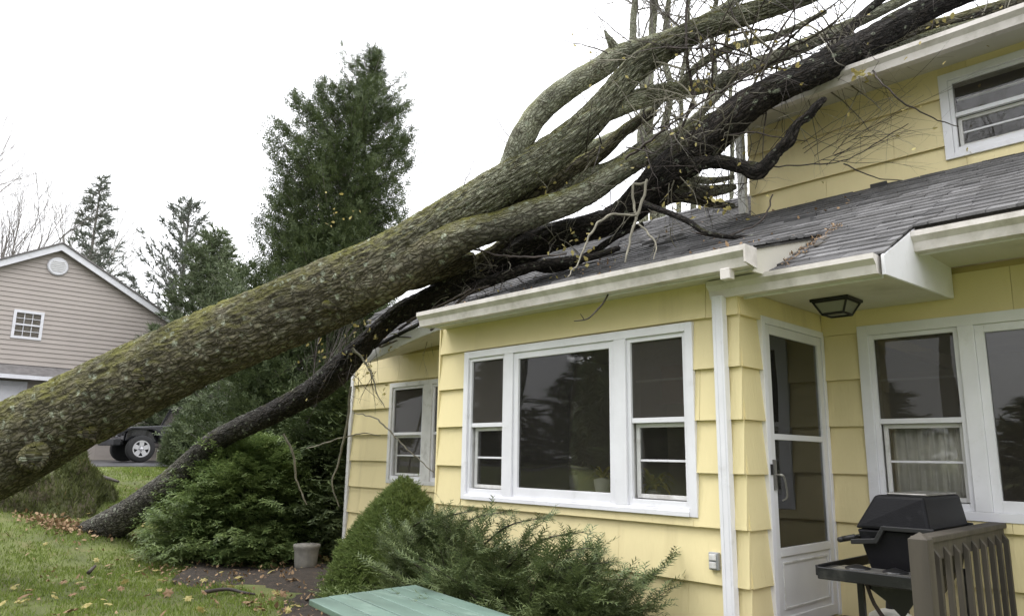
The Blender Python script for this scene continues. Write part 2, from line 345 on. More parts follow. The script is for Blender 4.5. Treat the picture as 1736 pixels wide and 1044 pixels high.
M['bark2l'] = bark_mat('grey_brown_bark', (.035,.028,.022), (.11,.094,.075), (.17,.155,.13), (.08,.085,.02), .3, .5)

# ------------------------------------------------------------------ ground
def sm(t): t = np.clip(t, 0, 1); return t*t*(3-2*t)
def ground(x, y):
    x = np.asarray(x, float); y = np.asarray(y, float)
    h = 1.22*sm((-11.2 - x)/7.2)
    return h + .025*np.sin(x*.9+y*.6)*sm((3+abs(y))/6)*(x > -17) * (x < -4)
def grid_mesh(xs, ys, f):
    X, Y = np.meshgrid(xs, ys, indexing='ij'); Z = f(X, Y); nx, ny = X.shape
    i = np.arange(nx-1)[:,None]; j = np.arange(ny-1)[None]
    return np.stack([X, Y, Z], -1).reshape(-1,3), np.stack([i*ny+j, (i+1)*ny+j, (i+1)*ny+j+1, i*ny+j+1], -1).reshape(-1,4)
xs = np.concatenate([[-600,-300,-150,-80,-60,-45,-35], np.arange(-30, -3, .3), [-3, 0, 5, 12, 30, 80, 200, 600]])
ys = np.concatenate([[-600,-300,-120,-60,-30,-15,-8], np.arange(-5, 12, .3), [12, 16, 25, 50, 120, 300, 600]])
mb = MB(); V, F = grid_mesh(xs, ys, ground); mb.add(V, F)
M['lawn'] = mat('lawn_turf', (.105,.125,.030), .9, .35, 1.6, .02, 70, dirt=((.15,.12,.05), .52, .75, 3))
lawn = tag(mb.build('lawn', M['lawn'], smooth=True), kind='structure')
mb = MB(); V, F = grid_mesh(np.arange(-29.9, -18.3, .4), np.arange(-14, 18, 1.), lambda x, y: ground(x, y)*0 + 1.235); mb.add(V, F)
mb.add(V*0, F[:0]) if False else None
tag(mb.build('driveway', M['asphalt']), kind='structure')
# soil bed along the house, uneven outline
def bed_poly():
    top = [(x, 5.74) for x in np.linspace(-9.6, -5.7, 9)]
    low = [(x, 4.25 + .25*math.sin(x*2.1) - .2*math.cos(x*3.3)) for x in np.linspace(-5.7, -11.4, 16)]
    return low
mb = MB(); V, F = grid_mesh(np.linspace(-11.6, -2.6, 60), np.linspace(3.3, 5.74, 22), lambda x, y: ground(x, y) + .03 + .05*np.sin(x*1.3)*np.sin(y*2.7) - .16*sm((3.95 + .2*np.sin(x*2.1) - y + .35*sm((-9.8 - x)/1.5))/.35))
for k in range(len(V)): V[k,2] += .02*mn.noise(tuple(V[k]*6))
mb.add(V, F); tag(mb.build('garden_bed', M['soil'], smooth=True), kind='structure')

# grass: blades as one mass
def blades(name, pts, h0, h1, mat_, parent=None, wd=.006):
    n = len(pts); a = rng.uniform(0, 2*math.pi, n); h = rng.uniform(h0, h1, n); ln = rng.normal(0, .35, (n,2))*h[:,None]
    w = wd*rng.uniform(.7, 1.4, n); dx = np.stack([np.cos(a)*w, np.sin(a)*w, 0*a], 1)
    tip = pts + np.stack([ln[:,0], ln[:,1], h], 1)
    V = np.stack([pts-dx, pts+dx, tip], 1).reshape(-1,3); F = np.arange(3*n).reshape(-1,3)
    me = np_mesh(name, V - worg(parent), [F]); return link(name, me, mat_, parent)
n = 260000
u = rng.uniform(0, 1, n); gx = -4.6 - 13.4*u**.8; gy = rng.uniform(-1.2, 8.6, n)
keep = (gy/(-gx) > -.02) & (gy/(-gx) < .75) & ~((gx > -9.2) & (gy > 4.1)) & ~((gx > -11.0) & (gy > 4.35))
gx, gy = gx[keep], gy[keep]
cl = np.array([mn.noise((x*1.7, y*1.7, 0)) + .6*mn.noise((x*6, y*6, 3)) for x, y in zip(gx[::1], gy[::1])])
keep = rng.uniform(-.75, .55, len(gx)) < cl; gx, gy = gx[keep], gy[keep]
g = blades('grass', np.stack([gx, gy, ground(gx, gy)-.005], 1), .025, .065, M['grass']); tag(g, 'short green grass of the lawn strewn with leaves', 'grass', kind='stuff')

# ------------------------------------------------------------------ house
class Fr:       # wall frame: u along the wall, w outward, z up
    def __init__(s, kind, c): s.k = kind; s.c = c
    def box(s, mb, u0, u1, w0, w1, z0, z1):
        if s.k == 'Y': return mb.box(u0, u1, s.c-w1, s.c-w0, z0, z1)
        return mb.box(s.c+w0, s.c+w1, u0, u1, z0, z1)
    def pt(s, u, w, z): return (u, s.c-w, z) if s.k == 'Y' else (s.c+w, u, z)
house = empty('yellow_house', (-5, 7, 0), 'yellow cedar-sided house with white windows and grey roof struck by fallen trees', 'house')
Y0, Y1, XC, YU = 4.48, 5.76, -2.49, 7.0
ZC = [.105,.455,.805,1.155,1.505,1.855,2.205,2.555,2.905]
def rects(u0, u1, z0, z1, ops):
    """split rectangle around openings (a,b,c,d)=(u0,u1,z0,z1)"""
    out = [(u0, u1, z0, z1)]
    for a, b, c, d in ops:
        nx = []
        for r in out:
            if a >= r[1] or b <= r[0] or c >= r[3] or d <= r[2]: nx.append(r); continue
            if r[0] < a: nx.append((r[0], a, r[2], r[3]))
            if r[1] > b: nx.append((b, r[1], r[2], r[3]))
            lo, hi = max(r[0], a), min(r[1], b)
            if r[2] < c: nx.append((lo, hi, r[2], c))
            if r[3] > d: nx.append((lo, hi, d, r[3]))
        out = nx
    return [r for r in out if r[1]-r[0] > .015 and r[3]-r[2] > .008]
def wall(fr, u0, u1, z0, z1, zs, ops, ext0=0., ext1=0., panel=1.22, phase=.4, tj=.030):
    mb = MB()
    for r in rects(u0, u1, z0, z1, ops): fr.box(mb, r[0], r[1], -.14, -.004, r[2], r[3])
    wl = mb.build('wall', M['siding_base'], house)
    for k in range(len(zs)-1):
        zb, zt = max(zs[k], z0), min(zs[k+1], z1)
        if zt - zb < .02: continue
        H = zs[k+1]-zs[k]
        a = u0 - ext0; cuts = [a]; p = a + ((phase + k*.53) % 1.0)*panel
        while p < u1+ext1-.2:
            if p - cuts[-1] > .25: cuts.append(p)
            p += panel
        cuts.append(u1+ext1)
        for q in range(len(cuts)-1):
            for r in rects(cuts[q]+(.0012 if q else 0), cuts[q+1]-(.0012 if q < len(cuts)-2 else 0), zb, zt-.002, ops):
                t0 = .004 + tj*(1-(r[2]-zs[k])/H); t1 = .004 + tj*(1-(r[3]-zs[k])/H)
                j = random.uniform(-.0015, .0015)
                B = [fr.pt(r[0], -.002, r[2]), fr.pt(r[1], -.002, r[2]), fr.pt(r[1], t0+j, r[2]+j*2), fr.pt(r[0], t0+j, r[2]+j)]
                T = [fr.pt(r[0], -.002, r[3]), fr.pt(r[1], -.002, r[3]), fr.pt(r[1], t1+j, r[3]), fr.pt(r[0], t1+j, r[3])]
                MBx = MB(); MBx.hexa(B, T); MBx.build('siding_board', M['siding'], wl)
    return wl
FA, FB, FD, FU = Fr('Y', Y0), Fr('Y', Y1), Fr('X', XC), Fr('Y', YU)
WA = (-5.283, -2.82, 1.213, 2.543)
WR = (-8.345, -6.70, 1.227, 2.53)
WB = (-2.19, 1.2, 1.222, 2.60)
WU = (-1.79, .4, 4.20, 5.0)
DR = (4.745, 5.74, .50, 2.585)
wall(FA, -5.65, XC, -.1, 2.805, ZC, [WA], .0, .022, phase=.7)
wall(FD, Y0, Y1-.03, -.1, 2.73, ZC, [DR], .0, 0)
wall(FB, -9.28, -5.66, -.1, 3.02, ZC, [WR], phase=.2)
wall(FB, XC+.026, 3.2, -.1, 2.945, ZC, [WB], phase=.35)
wall(FU, -3.66, 3.2, 4.09, 5.10, [3.887, 4.337, 4.787, 5.237], [WU], phase=.66)
# hidden sides of the house so that it is a closed volume
mb = MB(); mb.box(-9.28, -9.14, Y1+.0, 12, -.1, 3.0); mb.box(-9.28, 3.2, 11.86, 12, -.1, 3.1); mb.box(3.06, 3.2, Y1, 12, -.1, 3.0)
mb.box(-5.65, -5.51, Y0+.14, Y1, -.1, 2.8); mb.box(-3.66, -3.52, YU+.14, 12, 3.0, 5.1); mb.box(3.06, 3.2, YU+.14, 12, 3.0, 5.1); mb.box(-3.66, 3.2, 11.86, 12, 3.11, 5.1)
mb.build('side_wall', M['siding'], house)
# interior
mb = MB(); mb.box(-5.5, -2.64, 4.65, 9.6, .42, .5); mb.box(-5.5, -2.64, 4.63, 9.6, 2.66, 2.70)
mb.box(-5.0, -2.64, 7.3, 7.36, .5, 2.66); mb.box(-5.5, -5.44, 5.9, 9.6, .5, 2.66); mb.box(-9.1, 2.9, 9.6, 9.66, .5, 2.9); mb.box(-3.9, -3.82, 7.2, 9.6, .5, 2.66)
mb.box(-9.1, -5.5, 5.95, 9.6, .42, .5); mb.box(-2.64, 2.9, 5.9, 9.6, .42, .5); mb.box(-9.1, -5.5, 5.92, 9.6, 2.80, 2.84); mb.box(-2.6, 2.9, 5.92, 9.6, 2.80, 2.84)
mb.box(-3.4, 2.9, 9.0, 9.06, 4.0, 5.1)
mb.build('interior_wall', M['inner'], house)
mb = MB(); mb.box(-4.3, -3.3, 6.2, 6.24, 2.15, 2.5); mb.box(-4.35, -3.25, 6.19, 6.2, 2.12, 2.16); mb.build('interior_valance', M['inner_red'], house)

def fbox(fr, name, mat_, parent, boxes, bevel=.002):
    mb = MB()
    for b in boxes: fr.box(mb, *b)
    return mb.build(name, mat_, parent, bevel=bevel)
def ring(u0, u1, z0, z1, t, w0, w1, tb=None):
    tb = tb if tb is not None else t
    return [(u0, u0+t, w0, w1, z0, z1), (u1-t, u1, w0, w1, z0, z1), (u0+t, u1-t, w0, w1, z1-t, z1), (u0+t, u1-t, w0, w1, z0, z0+tb)]
def double_hung(fr, win, u0, u1, z0, z1, zm, gmat='screen', low='glass', mun=True):
    fbox(fr, 'frame', M['trim'], win, ring(u0, u1, z0, z1, .032, -.01, .018, .045))
    fbox(fr, 'meeting_rail', M['trim'], win, [(u0+.033, u1-.033, -.03, .010, zm-.018, zm+.018)])
    a, b = u0+.034, u1-.034
    fbox(fr, 'pane', M[gmat], win, [(a, b, -.006, -.002, zm+.019, z1-.033)], 0)
    fbox(fr, 'sash', M['trim_dirty'], win, ring(a+.001, b-.001, z0+.05, zm-.02, .030, -.062, -.036))
    fbox(fr, 'pane', M[low], win, [(a+.032, b-.032, -.052, -.048, z0+.081, zm-.051)], 0)
    fbox(fr, 'reveal', M['trim_dirty'], win, ring(u0+.002, u1-.002, z0+.01, z1-.005, .012, -.13, -.012))
    if mun:
        zz = (z0+.05+zm-.02)/2; fbox(fr, 'muntin', M['trim'], win, [(a+.032, b-.032, -.056, -.042, zz-.008, zz+.008)])
        zz = (zm+z1-.03)/2; fbox(fr, 'muntin', M['trim_dirty'], win, [(a+.01, b-.01, -.05, -.03, zz-.008, zz+.008)])
# picture window group in the bump-out
u0, u1, z0, z1 = WA
wA = fbox(FA, 'window', M['trim'], house, ring(u0, u1, z0, z1, .062, -.12, .038, .05) + [(-4.735,-4.625,-.12,.038,z0+.05,z1-.062), (-3.515,-3.405,-.12,.038,z0+.05,z1-.062), (u0+.06,u1-.06,.0385,.05,z0-.0,z0+.035)], .003)
double_hung(FA, wA, u0+.063, -4.736, z0+.051, z1-.063, 1.867)
double_hung(FA, wA, -3.404, u1-.063, z0+.051, z1-.063, 1.867)
fbox(FA, 'frame', M['trim'], wA, ring(-4.624, -3.516, z0+.051, z1-.063, .055, -.02, .022, .075))
fbox(FA, 'pane', M['glass'], wA, [(-4.568, -3.572, -.004, .0, z0+.127, z1-.119)], 0)
# recess window
u0, u1, z0, z1 = WR
wR = fbox(FB, 'window', M['trim_dirty'], house, ring(u0, u1, z0, z1, .06, -.12, .036, .05) + [(-7.60,-7.42,-.12,.036,z0+.05,z1-.06)], .003)
double_hung(FB, wR, u0+.061, -7.601, z0+.051, z1-.061, 1.86, 'screen', 'screen'); double_hung(FB, wR, -7.419, u1-.061, z0+.051, z1-.061, 1.86, 'screen', 'screen')
# window group on the right
u0, u1, z0, z1 = WB
wB = fbox(FB, 'window', M['trim'], house, ring(u0, u1, z0, z1, .075, -.12, .038, .06) + [(-1.515,-1.415,-.12,.038,z0+.06,z1-.075), (.55,.65,-.12,.038,z0+.06,z1-.075)], .003)
double_hung(FB, wB, u0+.076, -1.516, z0+.061, z1-.076, 1.886)
double_hung(FB, wB, .651, u1-.076, z0+.061, z1-.076, 1.886)
fbox(FB, 'frame', M['trim'], wB, ring(-1.414, .549, z0+.061, z1-.076, .055, -.02, .022, .075))
fbox(FB, 'pane', M['glass'], wB, [(-1.358, .493, -.004, .0, z0+.137, z1-.132)], 0)
# upper window
u0, u1, z0, z1 = WU
wU = fbox(FU, 'window', M['trim'], house, ring(u0, u1, z0, z1, .07, -.12, .036, .05) + [(-.74,-.66,-.12,.036,z0+.05,z1-.07)], .003)
double_hung(FU, wU, u0+.071, -.741, z0+.051, z1-.071, 4.60, 'glass', 'glass'); double_hung(FU, wU, -.659, u1-.071, z0+.051, z1-.071, 4.60, 'glass', 'glass')

# storm door on the return wall
u0, u1, z0, z1 = DR
dC = fbox(FD, 'door_frame', M['trim'], house, [(u0, u0+.05, -.13, .04, z0, z1), (u1-.045, u1, -.13, .04, z0, z1), (u0+.05, u1-.045, -.13, .04, z1-.05, z1)], .003)
a, b, c, d = u0+.052, u1-.047, z0+.01, z1-.052
door = fbox(FD, 'storm_door', M['metal_door'], house, ring(a, b, c, d, .065, .0, .032, .075) + [(a+.065, b-.065, .004, .028, 1.735, 1.775), (a+.065, b-.065, .0, .032, .965, 1.02), (a+.065, b-.065, .008, .02, c+.07, .966)], .003)
fbox(FD, 'pane', M['doorglass'], door, [(a+.066, b-.066, .012, .016, 1.776, d-.066)], 0); fbox(FD, 'pane', M['doorglass'], door, [(a+.066, b-.066, .012, .016, 1.021, 1.734)], 0)
fbox(FD, 'panel_bead', M['trim_dirty'], door, ring(a+.1, b-.1, c+.12, .93, .012, .0205, .028), .001)
mb = MB(); FD.box(mb, a+.012, a+.045, .0325, .045, 1.40, 1.60); tube(mb, [(XC+.045, a+.028, 1.50, .006), (XC+.085, a+.03, 1.50, .008), (XC+.09, a+.06, 1.47, .007), (XC+.085, a+.09, 1.36, .006), (XC+.05, a+.09, 1.33, .006)], 8, .01); mb.build('handle', M['steel'], door)
mb = MB(); FD.box(mb, u0+.015, u0+.04, .041, .05, 1.50, 1.57); mb.build('door_latch', M['blackplastic'], dC)
# inner door, darker, behind the storm door
fbox(FD, 'inner_door', M['inner'], house, [(u0+.051, u1-.046, -.125, -.085, z0, z1-.051)])

# soffits, fascias, gutters
def gutter(mb, x0, x1, yf, zt, d=.12, h=.13):
    """K-style profile against the fascia at yf, top at zt"""
    prof = [(yf, zt-.0), (yf, zt-h), (yf-d*.62, zt-h), (yf-d*.72, zt-h*.55), (yf-d, zt-h*.28), (yf-d, zt), (yf-d+.014, zt), (yf-d+.012, zt-h*.24), (yf-d*.66, zt-h*.5), (yf-d*.56, zt-h+.006), (yf-.006, zt-h+.006), (yf-.006, zt)]
    mb.prism([(x0, p[0], p[1]) for p in prof], (x1-x0, 0, 0))
    cap = [(yf, zt), (yf, zt-h), (yf-d*.62, zt-h), (yf-d*.72, zt-h*.55), (yf-d, zt-h*.28), (yf-d, zt)]
    mb.prism([(x0-.003, p[0], p[1]) for p in cap], (.003, 0, 0)); mb.prism([(x1, p[0], p[1]) for p in cap], (.003, 0, 0))
XA0, XA1 = -5.60, -2.22
mb = MB(); gutter(mb, XA0, XA1+.0, 4.225, 2.915); mb.build('gutter', M['gutter'], house)
mb = MB(); gutter(mb, -2.655, -1.555, 4.505, 2.79, .12, .115); mb.build('gutter', M['gutter'], house)
mb = MB(); gutter(mb, -1.525, 3.2, 5.06, 3.035, .12, .125); mb.build('gutter', M['gutter'], house)
mb = MB(); gutter(mb, -3.80, 3.3, 6.575, 5.13, .125, .14); mb.build('gutter', M['gutter'], house)
mb = MB()
mb.box(XA0+.02, XA1, 4.227, 4.247, 2.775, 2.93)
mb.box(-2.45, -1.55, 4.507, 4.525, 2.66, 2.80)
mb.box(-1.53, 3.2, 5.062, 5.082, 2.90, 3.06)
mb.box(-3.78, 3.3, 6.577, 6.60, 5.04, 5.17)
mb.build('fascia', M['trim_dirty'], house, bevel=.003)
mb = MB()
mb.box(XA0+.0, -2.24, 4.249, Y0+.1, 2.80, 2.815)
mb.box(XC+.0+.03, -1.535, 4.527, Y1-.028, 2.725, 2.738); mb.box(-2.49, XC+.03, 4.527, Y0-.03, 2.7252, 2.7382)
mb.box(-1.52, 3.2, 5.084, Y1-.028, 2.945, 2.958)
mb.box(-3.76, 3.3, 6.602, YU+.02, 5.075, 5.09)
mb.build('soffit', M['soffit'], house)
# board closing the right end of the porch eave
mb = MB(); mb.prism([(-1.533, 4.45, 2.665), (-1.533, 5.735, 2.725), (-1.533, 5.735, 3.43), (-1.533, 5.06, 3.09), (-1.533, 4.45, 2.785)], (.02, 0, 0)); mb.build('eave_end_board', M['trim'], house, bevel=.003)
# cheek of the bump-out roof above the porch roof + rake end
mb = MB(); mb.prism([(-2.235, 4.24, 2.77), (-2.235, 4.5, 2.78), (-2.235, 5.36, 3.24), (-2.235, 4.24, 2.925)], (-.025, 0, 0)); mb.build('roof_cheek', M['soffit'], house)
mb = MB(); mb.prism([(-2.214, 4.10, 2.80), (-2.214, 4.25, 2.78), (-2.214, 4.25, 2.915), (-2.214, 4.10, 2.915)], (.012, 0, 0)); mb.build('gutter_cap', M['gutter'], house)
# downspouts
def dspout(x, y, z0, z1, w=.075, dd=.055, up=None):
    mb = MB(); mb.box(x-w/2, x+w/2, y-dd/2, y+dd/2, z0, z1)
    for k in (-.25, .25): mb.box(x+w*k-.006, x+w*k+.006, y-dd/2-.004, y-dd/2, z0, z1)
    return mb
dspout(-2.588, 4.425, .05, 2.685, .078, .06).build('downspout', M['trim'], house, bevel=.006)
mb = MB(); mb.box(-2.40, -2.33, 4.13, 4.19, 2.72, 2.79); mb.build('downspout', M['gutter'], house, bevel=.004)
dspout(-3.70, 6.90, 4.13, 5.06, .08, .06).build('downspout', M['trim_dirty'], house, bevel=.006)
mb = MB(); FB.box(mb, -9.32, -9.25, -.06, .045, .05, 2.9); mb.build('corner_board', M['trim_dirty'], house, bevel=.003)
mb = MB(); FA.box(mb, -5.672, -5.652, -.05, .03, -.05, 2.8); mb.build('corner_board', M['siding'], house)
# house foundation
mb = MB(); mb.box(-5.62, XC-.03, Y0+.03, Y1, -.3, .06); mb.box(-9.25, 3.1, Y1+.03, 11.9, -.3, .06); mb.build('foundation', M['stone'], house)

# ---- roof
def sag(x, y): return .42*sm((-6.3-x)/3.0)*sm((6.5-y)/1.3)
def cut(x): return np.where(np.asarray(x) < -8.0, (-8.0-np.asarray(x))*.55 + .10*np.abs(np.sin(np.asarray(x)*9)), 0)
def zmain(x, y): return .48 + .52*np.asarray(y, float) - sag(np.asarray(x, float), np.asarray(y, float))
def zA(x, y): return 2.93 + .292*(np.asarray(y, float)-4.22) + 0*np.asarray(x, float)
def slab(mb, x0, x1, y0, y1, f, t=.02, nx=1, ny=1, off=-.012):
    V, F = grid_mesh(np.linspace(x0, x1, nx+1), np.linspace(y0, y1, ny+1), lambda x, y: f(x, y)+off); mb.add(V, F)
    V2 = V.copy(); V2[:,2] -= t; mb.add(V2, F[:,::-1])
    e = [(x0,y0,x1,y0),(x1,y0,x1,y1),(x1,y1,x0,y1),(x0,y1,x0,y0)]
    for a in e:
        k = 16; P = [(a[0]+(a[2]-a[0])*i/k, a[1]+(a[3]-a[1])*i/k) for i in range(k+1)]
        V = [(p[0], p[1], float(f(p[0], p[1]))+off) for p in P] + [(p[0], p[1], float(f(p[0], p[1]))+off-t) for p in P]
        mb.add(V, np.array([[i, i+1, k+2+i, k+1+i] for i in range(k)]))
mb = MB()
V, F = grid_mesh(np.linspace(-9.6, -5.66, 41), np.linspace(0, 1, 20), lambda x, t: x*0)
V[:,1] = (5.25+cut(V[:,0]))*(1-V[:,1]) + 8.85*V[:,1]; V[:,2] = zmain(V[:,0], V[:,1])-.012; mb.add(V, F); V2 = V.copy(); V2[:,2] -= .02; mb.add(V2, F[:,::-1])
mb.add(*(lambda e: (np.vstack([V[e], V2[e]]), np.array([[i, i+1, len(e)+i+1, len(e)+i] for i in range(len(e)-1)])))(np.concatenate([np.arange(19, -1, -1), np.arange(0, 41*20, 20)]))); slab(mb, -5.66, -3.67, 5.35, 8.85, zmain); slab(mb, -3.67, -2.28, 5.35, YU-.03, zmain)
slab(mb, -2.28, -1.515, 4.5, YU-.03, zmain); slab(mb, -1.515, 3.25, 5.04, YU-.03, zmain)
slab(mb, XA0-.03, -2.222, 4.19, 5.4, zA, .016)
roofb = lambda x, y: 5.081 - .52*(np.asarray(y, float)-8.85) + 0*np.asarray(x, float)
slab(mb, -9.6, -3.67, 8.86, 12.2, roofb)
zup = lambda x, y: 5.15 + .35*(np.asarray(y, float)-6.55) + 0*np.asarray(x, float)
zup2 = lambda x, y: 5.15 + .35*(9.4-6.55) - .35*(np.asarray(y, float)-9.4) + 0*np.asarray(x, float)
slab(mb, -3.85, 3.3, 6.53, 9.4, zup); slab(mb, -3.85, 3.3, 9.41, 12.3, zup2)
roof = mb.build('roof', M['roofdeck'], house)
# every tab of the visible roof
tabs = []
def rows(x0, x1, y0, y1, f, lim=None):
    c = math.cos(math.atan(.52)); dy = .127*c; k = 0; y = y0
    while y < y1:
        x = x0 - random.uniform(0, .3)
        while x < x1:
            wd = random.choice([.16,.2,.24,.3,.33]); a, b = max(x, x0), min(x+wd-.004, x1)
            if b-a > .03 and (lim is None or lim((a+b)/2, y)): tabs.append((a, b, y, min(y+dy*1.25, y1), f))
            x += wd
        y += dy
rows(-9.62, -5.7, 5.22, 8.84, zmain, lambda x, y: y > 5.2+float(cut(x))); rows(-5.7, -3.68, 5.36, 8.84, zmain); rows(-3.68, -2.28, 5.36, YU-.035, zmain)
rows(-2.28, -1.515, 4.47, YU-.035, zmain); rows(-1.515, 1.6, 5.01, YU-.035, zmain)
rows(XA0-.04, -2.21, 4.16, 5.36, zA)
rows(-3.85, 1.0, 6.5, 9.38, zup)
def tabgeo(t):
    a, b, y, y2, f = t; th = random.choice([.006, .009, .012]) + random.uniform(0, .002)
    l0, l1 = random.uniform(0, .003), random.uniform(0, .003); yj = y + random.uniform(-.009, .009)
    if a < -2.4 and random.random() < .07: l0, l1 = random.uniform(.005,.04), random.uniform(.005,.04)
    g = lambda x, yy, o: (x, yy, float(f(x, yy))+o)
    B = [g(a, yj, -.004), g(b, yj, -.004), g(b, y2, -.004), g(a, y2, -.004)]
    T = [g(a, yj, th+l0+.004), g(b, yj, th+l1+.004), g(b, y2, .001), g(a, y2, .001)]
    return B, T
tabs.sort(key=lambda t: (t[0]**2 + t[2]**2) + (50 if t[0] > .1 or t[4] is zup else 0))
stuff = MB()
for i, t in enumerate(tabs):
    B, T = tabgeo(t)
    if i < 290: q = MB(); q.hexa(B, T); q.build('shingle', M['shingle'], roof)
    else: stuff.hexa(B, T)
o = stuff.build('shingle_field', M['shingle'], roof); tag(o, kind='stuff')
# ridge caps
mb = MB(); x = -9.6
while x < -3.7:
    mb.prism([(x, 8.72, 5.03), (x, 8.85, 5.105), (x, 8.98, 5.03), (x, 8.85, 5.082)], (.3, 0, 0)); x += .26
mb.build('ridge_cap', M['shingle'], roof)
# crushed eave: hanging fascia, soffit, splintered boards
mb = MB()
def eav(x): return float(zmain(x, 5.25))
P = np.linspace(-8.15, -5.66, 13)
for a, b in zip(P[:-1], P[1:]):
    za, zb = eav(a)-.05, eav(b)-.05
    mb.hexa([(a,5.22,za-.13),(b,5.22,zb-.13),(b,5.24,zb-.13),(a,5.24,za-.13)], [(a,5.22,za),(b,5.22,zb),(b,5.24,zb),(a,5.24,za)])
mb.build('fascia', M['trim_dirty'], house)
mb = MB()
for a, b in zip(P[:-1], P[1:]):
    za, zb = eav(a)-.17, eav(b)-.17
    mb.hexa([(a,5.25,za-.012),(b,5.25,zb-.012),(b,Y1-.03,3.0-.3*sag(b,5.3)-.012),(a,Y1-.03,3.0-.3*sag(a,5.3)-.012)], [(a,5.25,za),(b,5.25,zb),(b,Y1-.03,3.0-.3*sag(b,5.3)),(a,Y1-.03,3.0-.3*sag(a,5.3))])
mb.build('soffit', M['soffit'], house)
for k in range(16):
    tq = random.random(); a = PX(640+110*tq, 592-46*tq-random.uniform(0,22), 9.0+random.uniform(-.05,.4)); dr = _n([random.uniform(.4,1), random.uniform(-.2,.2), random.uniform(-.15,.25)]); L = random.uniform(.12,.4); w_ = random.uniform(.012,.035)
    q = MB(); s_ = _n(np.cross(dr, [0,0,1]))*w_; t_ = _n(np.cross(dr, s_))*random.uniform(.005,.015)
    q.hexa([a-s_, a+s_, a+dr*L+s_*.6, a+dr*L-s_*.4], [a-s_+t_, a+s_+t_, a+dr*(L*.9)+s_*.6+t_, a+dr*L-s_*.4+t_]); q.build('broken_board', M['deckwood'] if k % 3 else M['trim_dirty'], house)
# lifted roofing and splinter at the porch valley
for k in range(9):
    t = random.random(); x_, y_ = -2.17+random.uniform(-.02,.06), 4.62+.75*t; z_ = float(zmain(x_, y_))+.02; L_ = random.uniform(.05,.14); q = MB()
    q.hexa([(x_, y_, z_), (x_+.03, y_+.01, z_), (x_+.04, y_+L_, z_+.03), (x_+.01, y_+L_, z_+.035)], [(x_, y_, z_+.008), (x_+.03, y_+.01, z_+.008), (x_+.04, y_+L_, z_+.04), (x_+.01, y_+L_, z_+.05)]); q.build('torn_shingle', M['shingle'] if k % 2 else M['deckwood'], house)
mb = MB(); tube(mb, [(*PX(1353, 389, 6.1), .012), (*PX(1360, 400, 6.08), .016), (*PX(1364, 410, 6.05), .01)], 6, .03); mb.build('splinter', M['leafb'], house)

# ------------------------------------------------------------------ things on and by the house
# ceiling lantern
lc = np.array([-2.13, 5.24, 2.722]); lamp = empty('ceiling_lamp', lc, 'black framed porch ceiling lantern with frosted panes', 'lamp')
mb = MB(); mb.box(lc[0]-.135, lc[0]+.135, lc[1]-.135, lc[1]+.135, lc[2]-.018, lc[2]+.002); mb.build('ceiling_plate', M['blackplastic'], lamp, bevel=.003)
a, b, h = .118, .075, .105; T = [lc+np.array([sx*a, sy*a, -.02]) for sx, sy in ((-1,-1),(1,-1),(1,1),(-1,1))]; Bm = [lc+np.array([sx*b, sy*b, -h]) for sx, sy in ((-1,-1),(1,-1),(1,1),(-1,1))]
mb = MB()
for i in range(4):
    tube(mb, [(*T[i], .008), (*Bm[i], .008)], 6, .1); tube(mb, [(*Bm[i], .009), (*Bm[(i+1)%4], .009)], 6, .1); tube(mb, [(*T[i], .008), (*T[(i+1)%4], .008)], 6, .1)
mb.build('lantern_frame', M['blackplastic'], lamp)
for i in range(4):
    q = MB(); c_ = lc + np.array([0,0,-.06]); ins = lambda p: p*.97+c_*.03
    q.add([ins(T[i]), ins(T[(i+1)%4]), ins(Bm[(i+1)%4]), ins(Bm[i])], [[0,1,2,3]]); q.build('pane', M['lamp_glass'], lamp)
q = MB(); q.add([p+np.array([0,0,.004]) for p in Bm], [[0,1,2,3]]); q.build('pane', M['lamp_glass'], lamp)
# outlet
oc = (-2.705, Y0-.03, .95); ob = empty('outlet_box', oc, 'grey weatherproof outlet box on the yellow wall beside the downspout', 'outlet')
mb = MB(); mb.box(-2.74, -2.67, Y0-.055, Y0-.02, .895, 1.005); mb.build('box_body', M['outlet'], ob, bevel=.006)
mb = MB(); mb.box(-2.73, -2.68, Y0-.066, Y0-.056, .955, .995); mb.build('flap', M['trim_dirty'], ob, bevel=.004)
mb = MB(); mb.box(-2.73, -2.68, Y0-.066, Y0-.056, .905, .945); mb.build('flap', M['trim_dirty'], ob, bevel=.004)
# deck
dk = empty('deck', (-1.9, 5, 0), 'low brown wooden deck in front of the storm door', 'deck')
y = 4.14
while y < 5.70: q = MB(); q.box(-2.44, -1.33, y, y+.135, .462, .498); q.build('plank', M['deckfloor'], dk, bevel=.003); y += .14
mb = MB(); mb.box(-2.44, -1.33, 4.12, 4.16, .28, .46); mb.box(-1.36, -1.32, 4.17, 5.7, .28, .46)
for px_, py_ in ((-2.4, 4.2), (-1.4, 4.2), (-2.4,5.6), (-1.4,5.6)): mb.box(px_-.04, px_+.04, py_-.02, py_+.06, -.1, .28)
mb.build('joist', M['deckwood'], dk)
rl = empty('deck_railing', (-1.38, 4.25, .5), 'weathered brown deck railing with a peaked post beside the grill', 'railing')
mb = MB(); s = .046; cx, cy = -1.385, 4.235
mb.box(cx-s, cx+s, cy-s, cy+s, .3, 1.215); mb.add([(cx-s,cy-s,1.2151),(cx+s,cy-s,1.2151),(cx+s,cy+s,1.2151),(cx-s,cy+s,1.2151),(cx,cy,1.25)], [[0,1,4],[1,2,4],[2,3,4],[3,0,4]]); mb.build('post', M['deckwood'], rl, bevel=.003)
mb = MB(); mb.box(cx-.02, cx+.02, cy+s, 5.72, 1.10, 1.19); mb.build('top_rail', M['deckwood'], rl, bevel=.004)
